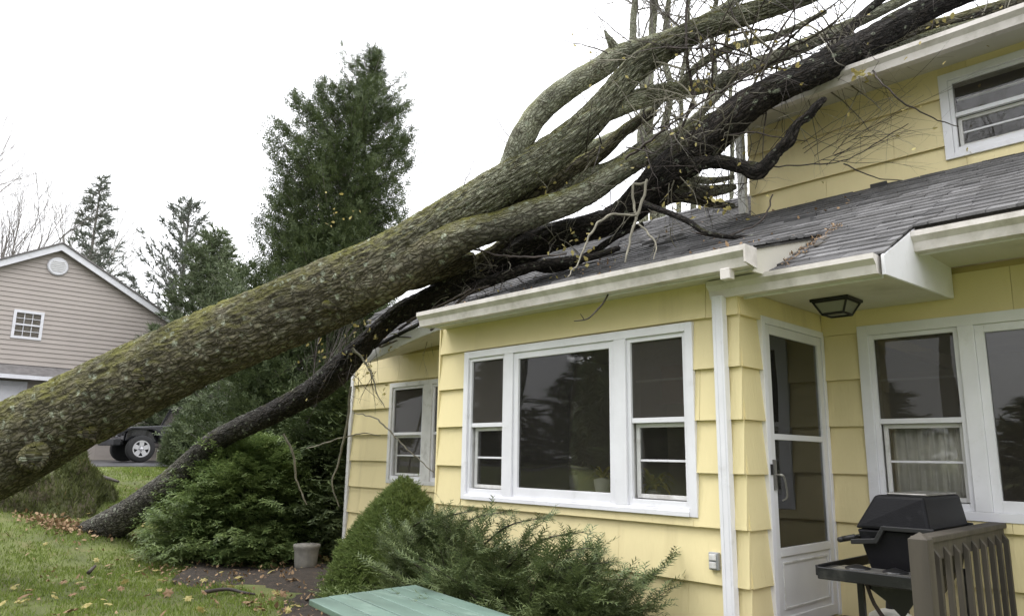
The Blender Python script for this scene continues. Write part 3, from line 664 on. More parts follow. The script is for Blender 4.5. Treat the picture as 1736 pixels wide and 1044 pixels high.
mb = MB(); mb.box(cx-.065, cx+.035, cy+s, 5.735, 1.19, 1.222); mb.build('handrail', M['deckwood'], rl, bevel=.006)
mb = MB(); mb.box(cx-.02, cx+.02, cy+s, 5.72, .56, .64); mb.build('bottom_rail', M['deckwood'], rl, bevel=.004)
y = cy + .11; bme = None
while y < 5.68:
    if bme is None:
        q = MB(); q.prism([(cx+.0205,0,.5),(cx+.048,0,.53),(cx+.048,0,1.12),(cx+.0205,0,1.16)], (0,.034,0)); bo = q.build('baluster', M['deckwood'], rl, bevel=.002); bme = bo
        bo.location = (0, y, 0)
    else:
        bo = bme.copy(); COL.objects.link(bo); bo.location = (0, y, 0)
    y += .165
# grill
gr = empty('gas_grill', (-1.7, 5.1, .5), 'black gas barbecue grill with closed lid on the deck', 'grill')
gx0, gx1, gy0, gy1 = -1.925, -1.50, 4.76, 5.50
mb = MB()   # lid, trapezoid
low = [(gx0,gy0,1.20),(gx1,gy0,1.20),(gx1,gy1,1.20),(gx0,gy1,1.20)]
mb.hexa(low, [(gx0+.115,gy0+.05,1.40),(gx1-.03,gy0+.03,1.40),(gx1-.03,gy1-.03,1.40),(gx0+.115,gy1-.05,1.40)]); mb.build('lid', M['castal'], gr, bevel=.018)
mb = MB(); mb.box(gx0+.16, gx1-.04, gy0+.12, gy1-.06, 1.401, 1.413); mb.build('lid_panel', M['steel'], gr, bevel=.004)
mb = MB(); mb.prism([(gx0-.02,gy0-.022,1.135),(gx0+.12,gy0-.022,1.15),(gx0+.165,gy0-.022,1.225),(gx1+.02,gy0-.022,1.225),(gx1+.02,gy0-.022,1.198),(gx0+.18,gy0-.022,1.198),(gx0+.135,gy0-.022,1.12),(gx0-.02,gy0-.022,1.105)], (0,.03,0)); mb.build('end_cap', M['blackplastic'], gr, bevel=.005); mb = MB()
mb.prism([(gx0-.02,gy1-.0,1.135),(gx0+.12,gy1-.0,1.15),(gx0+.165,gy1-.0,1.225),(gx1+.02,gy1-.0,1.225),(gx1+.02,gy1-.0,1.198),(gx0+.18,gy1-.0,1.198),(gx0+.135,gy1-.0,1.12),(gx0-.02,gy1-.0,1.105)], (0,.02,0)); mb.build('end_cap', M['blackplastic'], gr, bevel=.005)
mb = MB(); tube(mb, [(gx0-.085,gy0-.02,1.125,.017),(gx0-.085,gy1+.0,1.125,.017)], 10, .1)
for yy in (gy0, gy1-.02): tube(mb, [(gx0-.085,yy,1.125,.017),(gx0+.0,yy,1.15,.015)], 8, .1)
mb.build('lid_handle', M['blackplastic'], gr, smooth=True)
mb = MB(); mb.hexa([(gx0+.07,gy0+.05,.93),(gx1-.05,gy0+.05,.93),(gx1-.05,gy1-.05,.93),(gx0+.07,gy1-.05,.93)], [(gx0+.01,gy0+.01,1.196),(gx1-.0,gy0+.01,1.196),(gx1-.0,gy1-.01,1.196),(gx0+.01,gy1-.01,1.196)]); mb.build('firebox', M['castal'], gr, bevel=.012)
mb = MB(); mb.hexa([(gx0+.16,gy0+.2,.80),(gx1-.12,gy0+.2,.80),(gx1-.12,gy1-.2,.80),(gx0+.16,gy1-.2,.80)], [(gx0+.08,gy0+.06,.929),(gx1-.06,gy0+.06,.929),(gx1-.06,gy1-.06,.929),(gx0+.08,gy1-.06,.929)]); mb.build('burner_pan', M['black'], gr)
mb = MB(); mb.box(gx0-.13, gx1+.02, gy0-.25, gy0-.03, .95, .975); mb.box(gx0-.13, gx1+.02, gy0-.262, gy0-.251, .915, .985); mb.build('side_shelf', M['black'], gr, bevel=.006)
mb = MB(); mb.box(gx0-.06, gx1-.02, gy0-.235, gy0-.04, .976, .982); mb.build('shelf_top', M['steel'], gr, bevel=.002)
for cx_ in (gx0+.06, gx0+.27):
    mb = MB(); tube(mb, [(cx_, gy0-.14, .983, .07), (cx_, gy0-.14, .99, .066)], 20, .01); mb.build('burner_ring', M['black'], gr)
mb = MB(); mb.box(gx0-.15, gx0-.132, gy0-.24, gy1-.1, .93, .99); mb.build('control_panel', M['blackplastic'], gr, bevel=.005)
for (lx, ly) in ((gx0+.01, gy0-.05), (gx1-.05, gy0-.05), (gx0+.01, gy1-.1), (gx1-.05, gy1-.1)):
    q = MB(); q.box(lx, lx+.035, ly, ly+.035, .5, .949); q.build('leg', M['black'], gr, bevel=.003)
mb = MB(); mb.prism([(gx0+.02,gy0-.03,.90),(gx1-.05,gy0-.03,.90),(gx0+.25,gy0-.03,.72),(gx0+.17,gy0-.03,.80)], (0,.01,0)); mb.build('heat_shield', M['black'], gr)
mb = MB(); tube(mb, [(gx0+.06,gy0-.04,.90,.012),(gx0+.10,gy0-.04,.78,.012),(gx0+.16,gy0-.02,.68,.014)], 8, .05); mb.build('hose', M['twig'], gr)
mb = MB(); mb.box(gx0, gx1, gy0, gy1-.1, .56, .58); mb.build('bottom_shelf', M['black'], gr)
tk = empty('propane_tank', (-1.80, 4.93, .58), 'white propane tank under the black grill', 'gas tank')
mb = MB(); tube(mb, [(-1.80,4.90,.581,.08),(-1.80,4.90,.60,.12),(-1.80,4.90,.66,.125),(-1.80,4.90,.70,.12),(-1.80,4.90,.725,.07)], 24, .015); mb.build('tank_body', M['tank'], tk, smooth=True)
mb = MB(); tube(mb, [(-1.80,4.90,.72,.03),(-1.80,4.90,.78,.025)], 12, .02); mb.build('valve', M['blackplastic'], tk)

# green table
ta = np.array([-4.315, 2.436]); tb_ = np.array([-4.33, 3.262]); e = _n([.987, -.16]); L = 1.85
gt = empty('picnic_table', (-3.4, 2.75, 0), 'green painted wooden picnic table with a worn plank top', 'table')
wv = tb_-ta; wl_ = np.linalg.norm(wv); wv = wv/wl_; n_ = 6; pw = wl_/n_
for k in range(n_):
    a = ta + wv*(k*pw+.003); b = ta + wv*((k+1)*pw-.003); j = random.uniform(-.002, .002); ex = random.uniform(-.012, .012)
    P0 = [a+e*ex, a+e*L, b+e*L, b+e*ex]; q = MB(); q.hexa([(*p, .685+j) for p in P0], [(*p, .72+j) for p in P0]); q.build('plank', M['green'], gt, bevel=.005)
def bar(mb, p, q_, w_=.05):
    tube(mb, [(*p, w_), (*q_, w_)], 4, 5)
mb = MB()
for s_ in (.35, 1.5):
    c1 = ta + wv*.08 + e*s_; c2 = ta + wv*(wl_-.08) + e*s_
    bar(mb, (*c1, .66), (*c2, .66), .028)
mb.build('cross_batten', M['green'], gt)
for s_ in (.35, 1.5):
    for sg, c0 in ((-1, ta + wv*.12 + e*s_), (1, ta + wv*(wl_-.12) + e*s_)):
        q = MB(); f_ = c0 + wv*sg*.3; bar(q, (*c0, .65), (*f_, .0), .04); q.build('leg', M['green'], gt)

# stone pot by the bushes
pp = np.array([-9.75, 5.42]); mb = MB(); zg = float(ground(*pp))
tube(mb, [(*pp, zg-.02, .12), (*pp, zg+.05, .15), (*pp, zg+.22, .165), (*pp, zg+.30, .185), (*pp, zg+.33, .185), (*pp, zg+.331, .15), (*pp, zg+.25, .14)], 22, .03, lump=.12, cap=True)
tag(mb.build('stone_planter', M['stone'], org=(*pp, zg), smooth=True), 'pale grey stone planter under the dark bush by the house corner', 'planter')

# window contents
lcur = MB(); xx = np.linspace(-2.06, -1.54, 90); yy = 5.90 + .022*np.sin(xx*75) + .008*np.sin(xx*171)
V = np.concatenate([np.stack([xx, yy, np.full_like(xx, 1.28)], 1), np.stack([xx, yy*1.0, np.full_like(xx, 1.86)], 1)]); k = len(xx)
lcur.add(V, np.array([[i, i+1, k+i+1, k+i] for i in range(k-1)])); co = lcur.build('curtain', M['curtain'], org=(-1.8, 5.99, 1.86), smooth=True)
sdm = co.modifiers.new('thick', 'SOLIDIFY'); sdm.thickness = .003
tag(co, 'white pleated cafe curtain in the lower half of the window right of the door', 'curtain')
# sill plant
sp = empty('houseplant', (-3.93, 4.80, 1.30), 'yellow-green houseplant in a white pot behind the picture window', 'plant')
mb = MB(); mb.box(-5.2, -2.9, 4.62, 5.0, 1.28, 1.31); mb.build('interior_sill', M['trim_dirty'], house)
mb = MB(); tube(mb, [(-3.93,4.80,1.315,.05),(-3.93,4.80,1.385,.065),(-3.93,4.80,1.42,.07)], 16, .03); mb.build('pot', M['tank'], sp, smooth=True)
def arch_leaves(name, base, n, L0, L1, parent, mt, w_=.012):
    mb = MB()
    for k in range(n):
        a = random.uniform(0, 2*math.pi); L = random.uniform(L0, L1); up = random.uniform(.6, 1.3); P = []
        for t in np.linspace(0, 1, 7): P.append(base + np.array([math.cos(a)*L*t*.7, math.sin(a)*L*t*.5, L*(up*t - .8*t*t)]))
        P = np.array(P); s_ = np.array([-math.sin(a), math.cos(a), 0])*w_; V = []
        for i, p in enumerate(P): ww = math.sin(math.pi*min(.98, .15+i/6*.85)); V += [p-s_*ww, p+s_*ww]
        mb.add(V, np.array([[2*i, 2*i+1, 2*i+3, 2*i+2] for i in range(6)]))
    return mb.build(name, mt, parent)
tag(arch_leaves('foliage', np.array([-3.93,4.80,1.42]), 46, .15, .34, sp, M['plant']), kind='stuff')
sp2 = empty('houseplant', (-3.43, 4.80, 1.29), 'drooping yellow houseplant behind the narrow window beside the downspout', 'plant')
mb = MB(); tube(mb, [(-3.43,4.80,1.315,.05),(-3.43,4.80,1.35,.06)], 16, .03); mb.build('pot', M['tank'], sp2, smooth=True)
tag(arch_leaves('foliage', np.array([-3.43,4.80,1.36]), 40, .15, .36, sp2, M['plant'], .016), kind='stuff')
jr = empty('glass_jar', (-4.24, 4.80, 1.315), 'small glass jar on the sill of the picture window', 'jar')
mb = MB(); tube(mb, [(-4.24,4.80,1.316,.04),(-4.24,4.80,1.42,.042),(-4.24,4.80,1.45,.03)], 14, .03); mb.build('jar_body', M['outlet'], jr, smooth=True)
mb = MB(); tube(mb, [(-4.24,4.80,1.451,.034),(-4.24,4.80,1.475,.034)], 14, .03); mb.build('lid', M['steel'], jr)
# hanging heart ornament
hc = np.array([-4.12, 4.62, 1.98]); ho = empty('hanging_ornament', hc, 'wire heart ornament hanging inside the picture window', 'ornament')
t_ = np.linspace(0, 2*math.pi, 33)
for sc_, nm in ((.0052, 'heart_frame'), (.0036, 'inner_heart')):
    mb = MB(); tube(mb, [(hc[0]+sc_*16*math.sin(t)**3, hc[1], hc[2]+sc_*(13*math.cos(t)-5*math.cos(2*t)-2*math.cos(3*t)-math.cos(4*t)), .003) for t in t_], 5, .02); mb.build(nm, M['curtain'], ho)
mb = MB(); tube(mb, [(hc[0], hc[1], hc[2]+.03, .0012), (hc[0], hc[1], 2.4, .0012)], 4, .3); mb.build('cord', M['curtain'], ho)

# ------------------------------------------------------------------ neighbour house
nh = empty('taupe_house', (-30, 5.44, 1.2), 'taupe vinyl-sided house with white rakes across the driveway', 'house')
FN = Fr('X', -27.0); zpk, zev, yp, hw = 8.06, 6.08, 5.44, 3.68
def gable_w(z): return hw if z <= zev else hw*(zpk-z)/(zpk-zev)
mb = MB(); mb.prism([(-27.02, yp-hw, 1.1), (-27.02, yp+hw, 1.1), (-27.02, yp+hw, zev), (-27.02, yp, zpk), (-27.02, yp-hw, zev)], (-9, 0, 0)); nw = mb.build('wall', M['taupe'], nh)
NW = (4.43, 5.25, 4.94, 5.83); z = 4.14
while z < zpk-.1:
    h = .148
    for r in rects(yp-gable_w(z), yp+gable_w(z), z, z+h, [NW]):
        zt = r[3]; cl_ = lambda u, zz: min(max(u, yp-gable_w(zz)), yp+gable_w(zz))
        q = MB(); q.hexa([FN.pt(r[0],-.01,r[2]), FN.pt(r[1],-.01,r[2]), FN.pt(r[1],.03,r[2]), FN.pt(r[0],.03,r[2])], [FN.pt(cl_(r[0],zt),-.01,zt-.001), FN.pt(cl_(r[1],zt),-.01,zt-.001), FN.pt(cl_(r[1],zt),.006,zt-.001), FN.pt(cl_(r[0],zt),.006,zt-.001)])
        q.build('siding_board', M['taupe'], nw)
    z += h
z = 1.25
while z < 3.65:
    q = MB(); FN.box(q, 7.2, yp+hw, .0, .02, z, z+.14); q.build('siding_board', M['taupe'], nw); z += .148
sl_ = (zpk-zev)/hw
mb = MB()
for sg in (-1, 1):
    y2, z2 = yp+sg*(hw+.35), zev-sl_*.35
    p = [(-26.75, yp, zpk+.04), (-26.75, y2, z2+.04), (-26.75, y2, z2-.17), (-26.75, yp, zpk-.17)]
    mb.prism(p, (-.06, 0, 0))
mb.build('rake_board', M['trim'], nh)
for sg in (-1, 1):
    y2, z2 = yp+sg*(hw+.40), zev-sl_*.40
    q = MB(); q.prism([(-26.7, yp, zpk+.10), (-26.7, y2, z2+.10), (-26.7, y2, z2+.045), (-26.7, yp, zpk+.045)], (-9.6, 0, 0)); q.build('roof', M['nroof'], nh)
q = MB(); q.box(-27, -26.72, yp+hw, yp+hw+.36, zev-.32, zev-.14); q.build('eave_return', M['trim'], nh)
u0, u1, z0, z1 = NW
nwin = fbox(FN, 'window', M['trim'], nh, ring(u0, u1, z0, z1, .08, -.02, .05), 0)
fbox(FN, 'pane', M['glass'], nwin, [(u0+.08, u1-.08, .0, .004, z0+.08, z1-.08)], 0)
fbox(FN, 'meeting_rail', M['trim'], nwin, [(u0+.08, u1-.08, .006, .04, 5.36, 5.41)], 0)
for k in (1, 2): fbox(FN, 'muntin', M['trim'], nwin, [(u0+.08+(u1-u0-.16)*k/3-.009, u0+.08+(u1-u0-.16)*k/3+.009, .006, .02, z0+.08, z1-.08)], 0)
for zz in (5.18, 5.58): fbox(FN, 'muntin', M['trim'], nwin, [(u0+.08, u1-.08, .021, .03, zz-.009, zz+.009)], 0)
mb = MB(); tube(mb, [(-26.99, 5.43, 7.38, .30), (-26.93, 5.43, 7.38, .30), (-26.90, 5.43, 7.38, .27), (-26.90, 5.43, 7.38, .27)], 28, .03); vt = mb.build('round_vent', M['trim'], nh)
mb = MB(); [mb.box(-26.905, -26.88, 5.43-math.sqrt(.22**2-dz**2), 5.43+math.sqrt(.22**2-dz**2), 7.38+dz-.012, 7.38+dz+.012) for dz in (-.16,-.1,-.04,.02,.08,.14)]; mb.build('louvre', M['trim_dirty'], vt)
mb = MB(); mb.hexa([(-27.0,yp-hw,3.78),(-26.45,yp-hw,3.72),(-26.45,yp+.9,3.72),(-27.0,yp+.9,3.78)], [(-27.0,yp-hw,4.13),(-26.45,yp-hw,3.80),(-26.45,yp+.9,3.80),(-27.0,yp+.9,4.13)]); mb.build('skirt_roof', M['nroof'], nh)
mb = MB(); mb.box(-26.46, -26.38, yp-hw, yp+.95, 3.66, 3.78); mb.build('gutter', M['trim'], nh)
gd = fbox(FN, 'garage_door', M['trim'], nh, [(1.9, 4.9, .0, .04, 1.25, 3.50)], 0)
for k in range(4): fbox(FN, 'panel', M['trim'], gd, [(1.95, 4.85, .045, .06, 1.30+k*.56, 1.30+k*.56+.5)], .01)
fbox(FN, 'door_frame', M['trim'], nh, [(4.9, 5.05, .0, .06, 1.25, 3.62), (1.8, 4.9, .0, .06, 3.50, 3.62)], 0)

nh.location = EYE + 1.11*(np.array([-30, 5.44, 1.2])-EYE); nh.scale = (1.11,)*3
# ------------------------------------------------------------------ parked off-road car (front towards -Y)
jx, jy, jz = -24.9, 7.66, 1.245
jp = empty('parked_car', (jx, jy+1.2, jz), 'black boxy off-road car parked on the wet driveway', 'car')
def jb(name, mat_, boxes, parent=None, bevel=.03):
    mb = MB()
    for b_ in boxes: mb.box(jx+b_[0], jx+b_[1], jy+b_[2], jy+b_[3], jz+b_[4], jz+b_[5])
    return mb.build(name, mat_, parent or jp, bevel=bevel)
mb = MB()   # body: lower tub and hood as shaped solids
mb.prism([(jx-.62,jy-.42,jz+.62),(jx-.62,jy+2.95,jz+.5),(jx-.62,jy+2.95,jz+1.12),(jx-.62,jy+.95,jz+1.15),(jx-.62,jy-.38,jz+1.04)], (1.24,0,0))
mb.prism([(jx-.80,jy+.9,jz+.45),(jx-.80,jy+1.95,jz+.45),(jx-.80,jy+2.1,jz+.85),(jx-.80,jy+2.85,jz+.85),(jx-.80,jy+3.05,jz+.55),(jx-.80,jy+3.05,jz+1.12),(jx-.80,jy+.9,jz+1.13)], (1.60,0,0))
body = mb.build('body', M['jeepblack'], jp, bevel=.035)
jb('bumper', M['blackplastic'], [(-.78,.80,-.78,-.58,.48,.68), (-.5,.5,-.58,-.40,.5,.62)])
jb('grille', M['jeepblack'], [(-.6,.6,-.46,-.42,.62,1.04)])
for sx in (-1, 1):
    mb = MB(); P = [(-.62,.74),(-.52,.88),(-.3,.97),(.25,.97),(.42,.88),(.55,.62),(.62,.62),(.50,.95),(.3,1.03),(-.33,1.03),(-.6,.95),(-.72,.78)]
    xa = jx+sx*.62; mb.prism([(xa, jy+a, jz+b) for a, b in P], (sx*.24, 0, 0)); mb.build('fender', M['blackplastic'], jp, bevel=.012)
    mb = MB(); P = [(2.0-.0+a*.95+.32, b) for a, b in P]; mb.prism([(jx+sx*.78, jy+a, jz+b) for a, b in P], (sx*.12, 0, 0)); mb.build('fender', M['blackplastic'], jp, bevel=.012)
    mb = MB(); tube(mb, [(jx+sx*.45,jy-.47,jz+.88,.10),(jx+sx*.45,jy-.53,jz+.88,.095)], 18, .03); mb.build('headlight', M['chrome'], jp, smooth=True)
    mb = MB(); mb.box(jx+sx*.70-.06, jx+sx*.70+.06, jy-.70, jy-.62, jz+.74, jz+.86); mb.build('turn_signal', M['chrome'], jp, bevel=.02)
    for wy in (0., 2.42):
        cx_ = jx+sx*.74; ww = MB(); hw_ = .12
        prof = [(-hw_,.25),(-hw_,.37),(-hw_*.8,.40),(hw_*.8,.40),(hw_,.37),(hw_,.25)]; n_ = 32; V = []
        for x_, r_ in prof:
            for k in range(n_): t = 2*math.pi*k/n_; V.append((cx_+x_, jy+wy+r_*math.cos(t), jz+.40+r_*math.sin(t)))
        ww.add(V, np.array([[i*n_+k, i*n_+(k+1)%n_, (i+1)*n_+(k+1)%n_, (i+1)*n_+k] for i in range(5) for k in range(n_)])); wh = ww.build('wheel', M['rubber'], jp, smooth=True)
        rm = MB(); xo = cx_+sx*.085
        tube(rm, [(cx_,jy+wy,jz+.4,.255),(xo-sx*.05,jy+wy,jz+.4,.255)], 28, .05); 
        rm.build('rim_barrel', M['blackplastic'], wh)
        rm = MB()
        for k in range(5):
            t = 2*math.pi*k/5+.3; d_ = np.array([0, math.cos(t), math.sin(t)]); p_ = np.array([0, -math.sin(t), math.cos(t)]); c0 = np.array([xo, jy+wy, jz+.4])
            rm.prism([c0-p_*.05, c0+d_*.245-p_*.075, c0+d_*.245+p_*.075, c0+p_*.05], (sx*.02, 0, 0))
        V = []
        for r_, x_ in ((.215,0),(.26,0),(.26,.03),(.215,.03)):
            for k in range(n_): t = 2*math.pi*k/n_; V.append((xo+sx*x_, jy+wy+r_*math.cos(t), jz+.4+r_*math.sin(t)))
        rm.add(V, np.array([[(i%4)*n_+k, (i%4)*n_+(k+1)%n_, ((i+1)%4)*n_+(k+1)%n_, ((i+1)%4)*n_+k] for i in range(4) for k in range(n_)]))
        tube(rm, [(xo,jy+wy,jz+.4,.06),(xo+sx*.035,jy+wy,jz+.4,.055)], 14, .03); rm.build('rim', M['rim'], wh)
mb = MB(); mb.prism([(jx-.70,jy+.98,jz+1.13),(jx-.70,jy+1.25,jz+1.72),(jx-.70,jy+1.32,jz+1.72),(jx-.70,jy+1.07,jz+1.13)], (.07,0,0)); mb.prism([(jx+.63,jy+.98,jz+1.13),(jx+.63,jy+1.25,jz+1.72),(jx+.63,jy+1.32,jz+1.72),(jx+.63,jy+1.07,jz+1.13)], (.07,0,0))
mb.box(jx-.63, jx+.63, jy+1.24, jy+1.31, jz+1.66, jz+1.72); mb.build('windscreen_frame', M['jeepblack'], jp)
mb = MB(); mb.prism([(jx-.62,jy+1.02,jz+1.14),(jx-.62,jy+1.26,jz+1.66),(jx-.62,jy+1.27,jz+1.66),(jx-.62,jy+1.03,jz+1.14)], (1.24,0,0)); mb.build('windscreen', M['glass'], jp)
jb('roof_top', M['blackplastic'], [(-.70,.70,1.33,3.0,1.68,1.76), (-.70,.70,2.96,3.02,1.13,1.68), (-.70,-.66,2.1,2.17,1.13,1.68), (.66,.70,2.1,2.17,1.13,1.68)])
jb('side_window', M['glass'], [(.67,.68,1.35,2.09,1.15,1.67), (.67,.68,2.18,2.95,1.15,1.67)], bevel=0)

exec_veg = True

# ------------------------------------------------------------------ fallen trees
def rowsP(rws): return [(*PX(a, b, d), w_/2/FPX*d) for a, b, w_, d in rws]
def limb(name, rws, parent, m, sides=20, step=.05, bark=.006, lump=.12, seed=0., vs=.22):
    mb = MB(); C = tube(mb, rowsP(rws), sides, step, bark, seed, lump, vs=vs)
    mb.build(name, M[m], parent, smooth=True, bark=True); return C
t1o = PX(-260, 905, 9.2); t1o[2] = 0
T1 = empty('fallen_tree', t1o, 'huge mossy fallen tree leaning from the lawn onto the house roof, forking into pale limbs', 'tree')
C1 = limb('trunk', [(-330,945,178,9.3),(-260,905,165,9.2),(-120,830,148,9.1),(0,765,143,9.),(100,713,137,8.95),(200,662,128,8.9),(300,611,122,8.9),(400,566,117,8.85),(500,524,113,8.8),(600,478,110,8.7),(670,440,100,8.5),(735,396,84,8.35),(800,350,70,8.2),(860,309,66,8.05),(930,264,62,7.95),(985,220,52,7.85),(1030,173,44,7.75),(1076,118,40,7.65),(1135,78,38,7.55),(1186,50,36,7.5),(1262,26,32,7.45),(1337,2,30,7.4),(1450,-35,24,7.4)], T1, 'bark1t', 120, .024, .024, .10, 1., .2)
limb('limb', [(845,335,40,8.1),(872,275,44,8.05),(884,240,43,8.0),(916,190,41,7.95),(966,148,40,7.9),(1021,114,36,7.9),(1045,95,34,7.9),(1093,77,25,7.9),(1135,61,20,7.9),(1186,36,16,7.9),(1240,6,13,7.9),(1290,-30,10,7.9)], T1, 'bark1u', 28, .035, .008, .16, 4.)
limb('broken_stub', [(1046,92,24,7.88),(1038,76,16,7.85),(1031,64,9,7.83),(1024,52,2,7.82)], T1, 'bark1u', 12, .02, .004, .1, 5.)
limb('limb', [(985,215,30,7.85),(1015,196,34,7.8),(1050,182,33,7.8),(1085,168,33,7.8),(1127,157,30,7.8),(1169,150,27,7.8),(1207,144,24,7.8),(1245,126,24,7.8),(1290,108,24,7.75),(1362,78,24,7.7),(1426,50,20,7.65),(1500,15,17,7.6),(1560,-15,14,7.6)], T1, 'bark1u', 24, .035, .007, .16, 7.)
limb('limb', [(600,492,70,8.6),(650,475,72,8.42),(700,448,68,8.28),(750,418,60,8.12),(794,397,54,8.0),(850,381,50,7.95),(908,360,48,7.9),(960,343,43,7.85),(1000,324,40,7.8),(1040,296,37,7.75),(1090,266,33,7.7),(1135,245,30,7.7),(1186,217,27,7.75),(1222,196,24,7.8),(1270,160,20,7.8)], T1, 'bark1c', 48, .03, .014, .14, 9.)
limb('limb', [(790,400,38,8.35),(860,352,44,8.35),(924,320,36,8.3),(966,290,30,8.3),(1005,268,26,8.3),(1030,250,22,8.3),(1051,228,20,8.3),(1080,206,18,8.3),(1110,190,16,8.3)], T1, 'bark1', 20, .04, .008, .16, 11.)
limb('limb', [(940,330,22,8.3),(990,296,22,8.3),(1040,280,20,8.3),(1100,240,17,8.3),(1150,222,15,8.3),(1210,170,12,8.3),(1262,110,10,8.3)], T1, 'bark1u', 14, .04, .005, .16, 12.)
limb('broken_stub', [(660,470,60,8.75),(710,462,58,8.7),(755,450,44,8.65),(785,440,30,8.6),(805,434,12,8.6)], T1, 'bark1', 36, .035, .014, .2, 13.)
# knot scar of the lower trunk
mb = MB(); kp = PX(58, 772, 8.44); nrm = _n(EYE-kp)
tube(mb, [(*(kp-nrm*.08), .17), (*(kp+nrm*.0), .135), (*(kp+nrm*.025), .085), (*(kp-nrm*.01), .035), (*(kp-nrm*.03), .01)], 30, .012, .010, 21., .3)
mb.build('knot', M['bark1'], T1, smooth=True, bark=True)
t2o = PX(160, 905, 11.9); t2o[2] = .2
T2 = empty('fallen_tree', t2o, 'dark wet fallen tree bent under the mossy one, its slim trunk lying across the roof', 'tree')
limb('trunk', [(112,915,44,11.95),(145,903,38,11.95),(180,893,50,11.9),(225,868,50,11.8),(272,836,50,11.7),(319,790,42,11.55),(361,752,37,11.4),(404,727,35,11.2),(468,697,37,10.8),(531,662,42,10.3),(572,630,44,9.7),(606,596,38,9.4),(640,562,31,9.2),(684,527,33,9.0),(740,501,38,8.85),(795,470,44,8.75),(851,438,48,8.7),(893,419,52,8.55),(946,399,47,8.4),(1005,383,45,8.2),(1051,365,48,8.0),(1093,330,54,7.75),(1135,289,60,7.5),(1177,260,60,7.35),(1219,224,58,7.2),(1262,184,55,7.05),(1304,158,50,6.95),(1337,142,50,6.85),(1400,112,52,6.85),(1470,72,48,6.9),(1540,32,42,6.95),(1620,-5,36,7.),(1700,-30,28,7.1)], T2, 'bark2t', 64, .028, .013, .14, 15., .25)
limb('limb', [(1165,280,28,7.3),(1202,276,18,7.1),(1230,277,19,7.0),(1258,284,20,6.93),(1283,292,25,6.85),(1300,280,21,6.8),(1322,254,17,6.75),(1336,241,20,6.7),(1350,214,14,6.66),(1372,196,13,6.62),(1386,180,13,6.6),(1396,170,9,6.6),(1400,166,3,6.6)], T2, 'bark2', 28, .014, .010, .45, 17., .4)
limb('limb', [(1380,128,30,7.2),(1438,98,26,7.2),(1497,84,26,7.25),(1556,56,26,7.3),(1615,38,24,7.35),(1691,13,20,7.4),(1760,-8,17,7.5)], T2, 'bark1', 20, .035, .008, .2, 19.)
limb('limb', [(1200,240,26,7.55),(1262,205,22,7.6),(1330,150,18,7.6),(1400,90,18,7.6),(1470,20,14,7.6),(1520,-20,12,7.6)], T2, 'bark2', 16, .04, .006, .2, 20.)
limb('limb', [(870,430,26,9.0),(930,452,20,8.6),(850,470,14,8.3),(740,530,12,8.2)][:2] + [(985,440,14,8.3),(1040,405,10,8.0),(1090,380,8,7.8)], T2, 'bark2', 14, .03, .005, .2, 22.)
limb('limb', [(1085,318,34,8.0),(1130,312,30,7.9),(1180,325,26,7.8),(1225,322,18,7.75),(1248,316,8,7.7)], T1, 'bark1u', 14, .04, .007, .3, 31.)
limb('limb', [(1100,350,18,8.0),(1150,332,20,7.9),(1205,345,14,7.8),(1245,350,7,7.7)], T1, 'bark1', 12, .04, .006, .3, 32.)
limb('limb', [(1150,300,16,8.2),(1200,306,13,8.1),(1245,300,7,8.0)], T1, 'bark1u', 12, .04, .005, .3, 33.)
limb('limb', [(735,470,20,8.75),(790,452,24,8.65),(840,425,20,8.6),(880,392,14,8.5),(905,375,9,8.5)], T1, 'bark1', 14, .04, .007, .3, 34.)
limb('limb', [(770,500,16,8.6),(850,470,18,8.3),(920,448,15,8.0),(990,438,12,7.7),(1050,420,8,7.5)], T2, 'bark2', 12, .04, .006, .35, 35.)
limb('limb', [(890,300,22,8.6),(950,275,20,8.6),(1010,245,18,8.6),(1075,215,16,8.6),(1120,170,13,8.6)], T1, 'bark1u', 14, .04, .006, .3, 36.)
limb('limb', [(1150,150,12,7.6),(1185,110,13,7.6),(1240,80,12,7.6),(1320,60,10,7.6),(1400,20,8,7.6)], T1, 'bark1u', 10, .04, .004, .3, 37.)
limb('limb', [(1420,120,24,7.0),(1500,95,22,7.05),(1580,62,20,7.1),(1660,40,17,7.2),(1740,20,14,7.3)], T2, 'bark1u', 14, .04, .006, .3, 38.)
for (kx, ky, kd, kr, sd2) in [(245,640,8.45,.09,41.),(395,585,8.42,.05,43.),(560,520,8.35,.055,44.),(150,735,8.5,.07,46.)]:
    mb = MB(); kp = PX(kx, ky, kd); nrm = _n(EYE-kp)
    tube(mb, [(*(kp-nrm*.10), kr*1.6), (*(kp-nrm*.02), kr*1.25), (*(kp+nrm*.005), kr*.8), (*(kp-nrm*.02), kr*.3), (*(kp-nrm*.04), .01)], 22, .012, .014, sd2, .7); mb.build('knot', M['bark1'], T1, smooth=True, bark=True)
# lighter, loose limbs lying across the roof
limb('limb', [(560,632,10,9.8),(610,585,16,9.3),(680,532,20,9.0),(740,500,24,8.9),(800,468,20,8.8),(860,440,14,8.7)], T2, 'bark2', 16, .03, .009, .35, 23.)
limb('limb', [(1090,345,10,7.2),(1160,372,10,6.9),(1200,395,9,6.75),(1270,402,9,6.6),(1330,385,7,6.6)][:5], T2, 'bark2', 10, .03, .003, .2, 24.)
def twigrow(rws, mb, step=.03):
    P = rowsP([(a, b, w_*.62, d) for a, b, w_, d in rws]); C = spline(P, .06)
    C[1:-1,:3] += rng.normal(0, .005, (len(C)-2, 3)); tube(mb, C, 6, step, cap=False, lump=.5, seed=rng.uniform(0, 50))
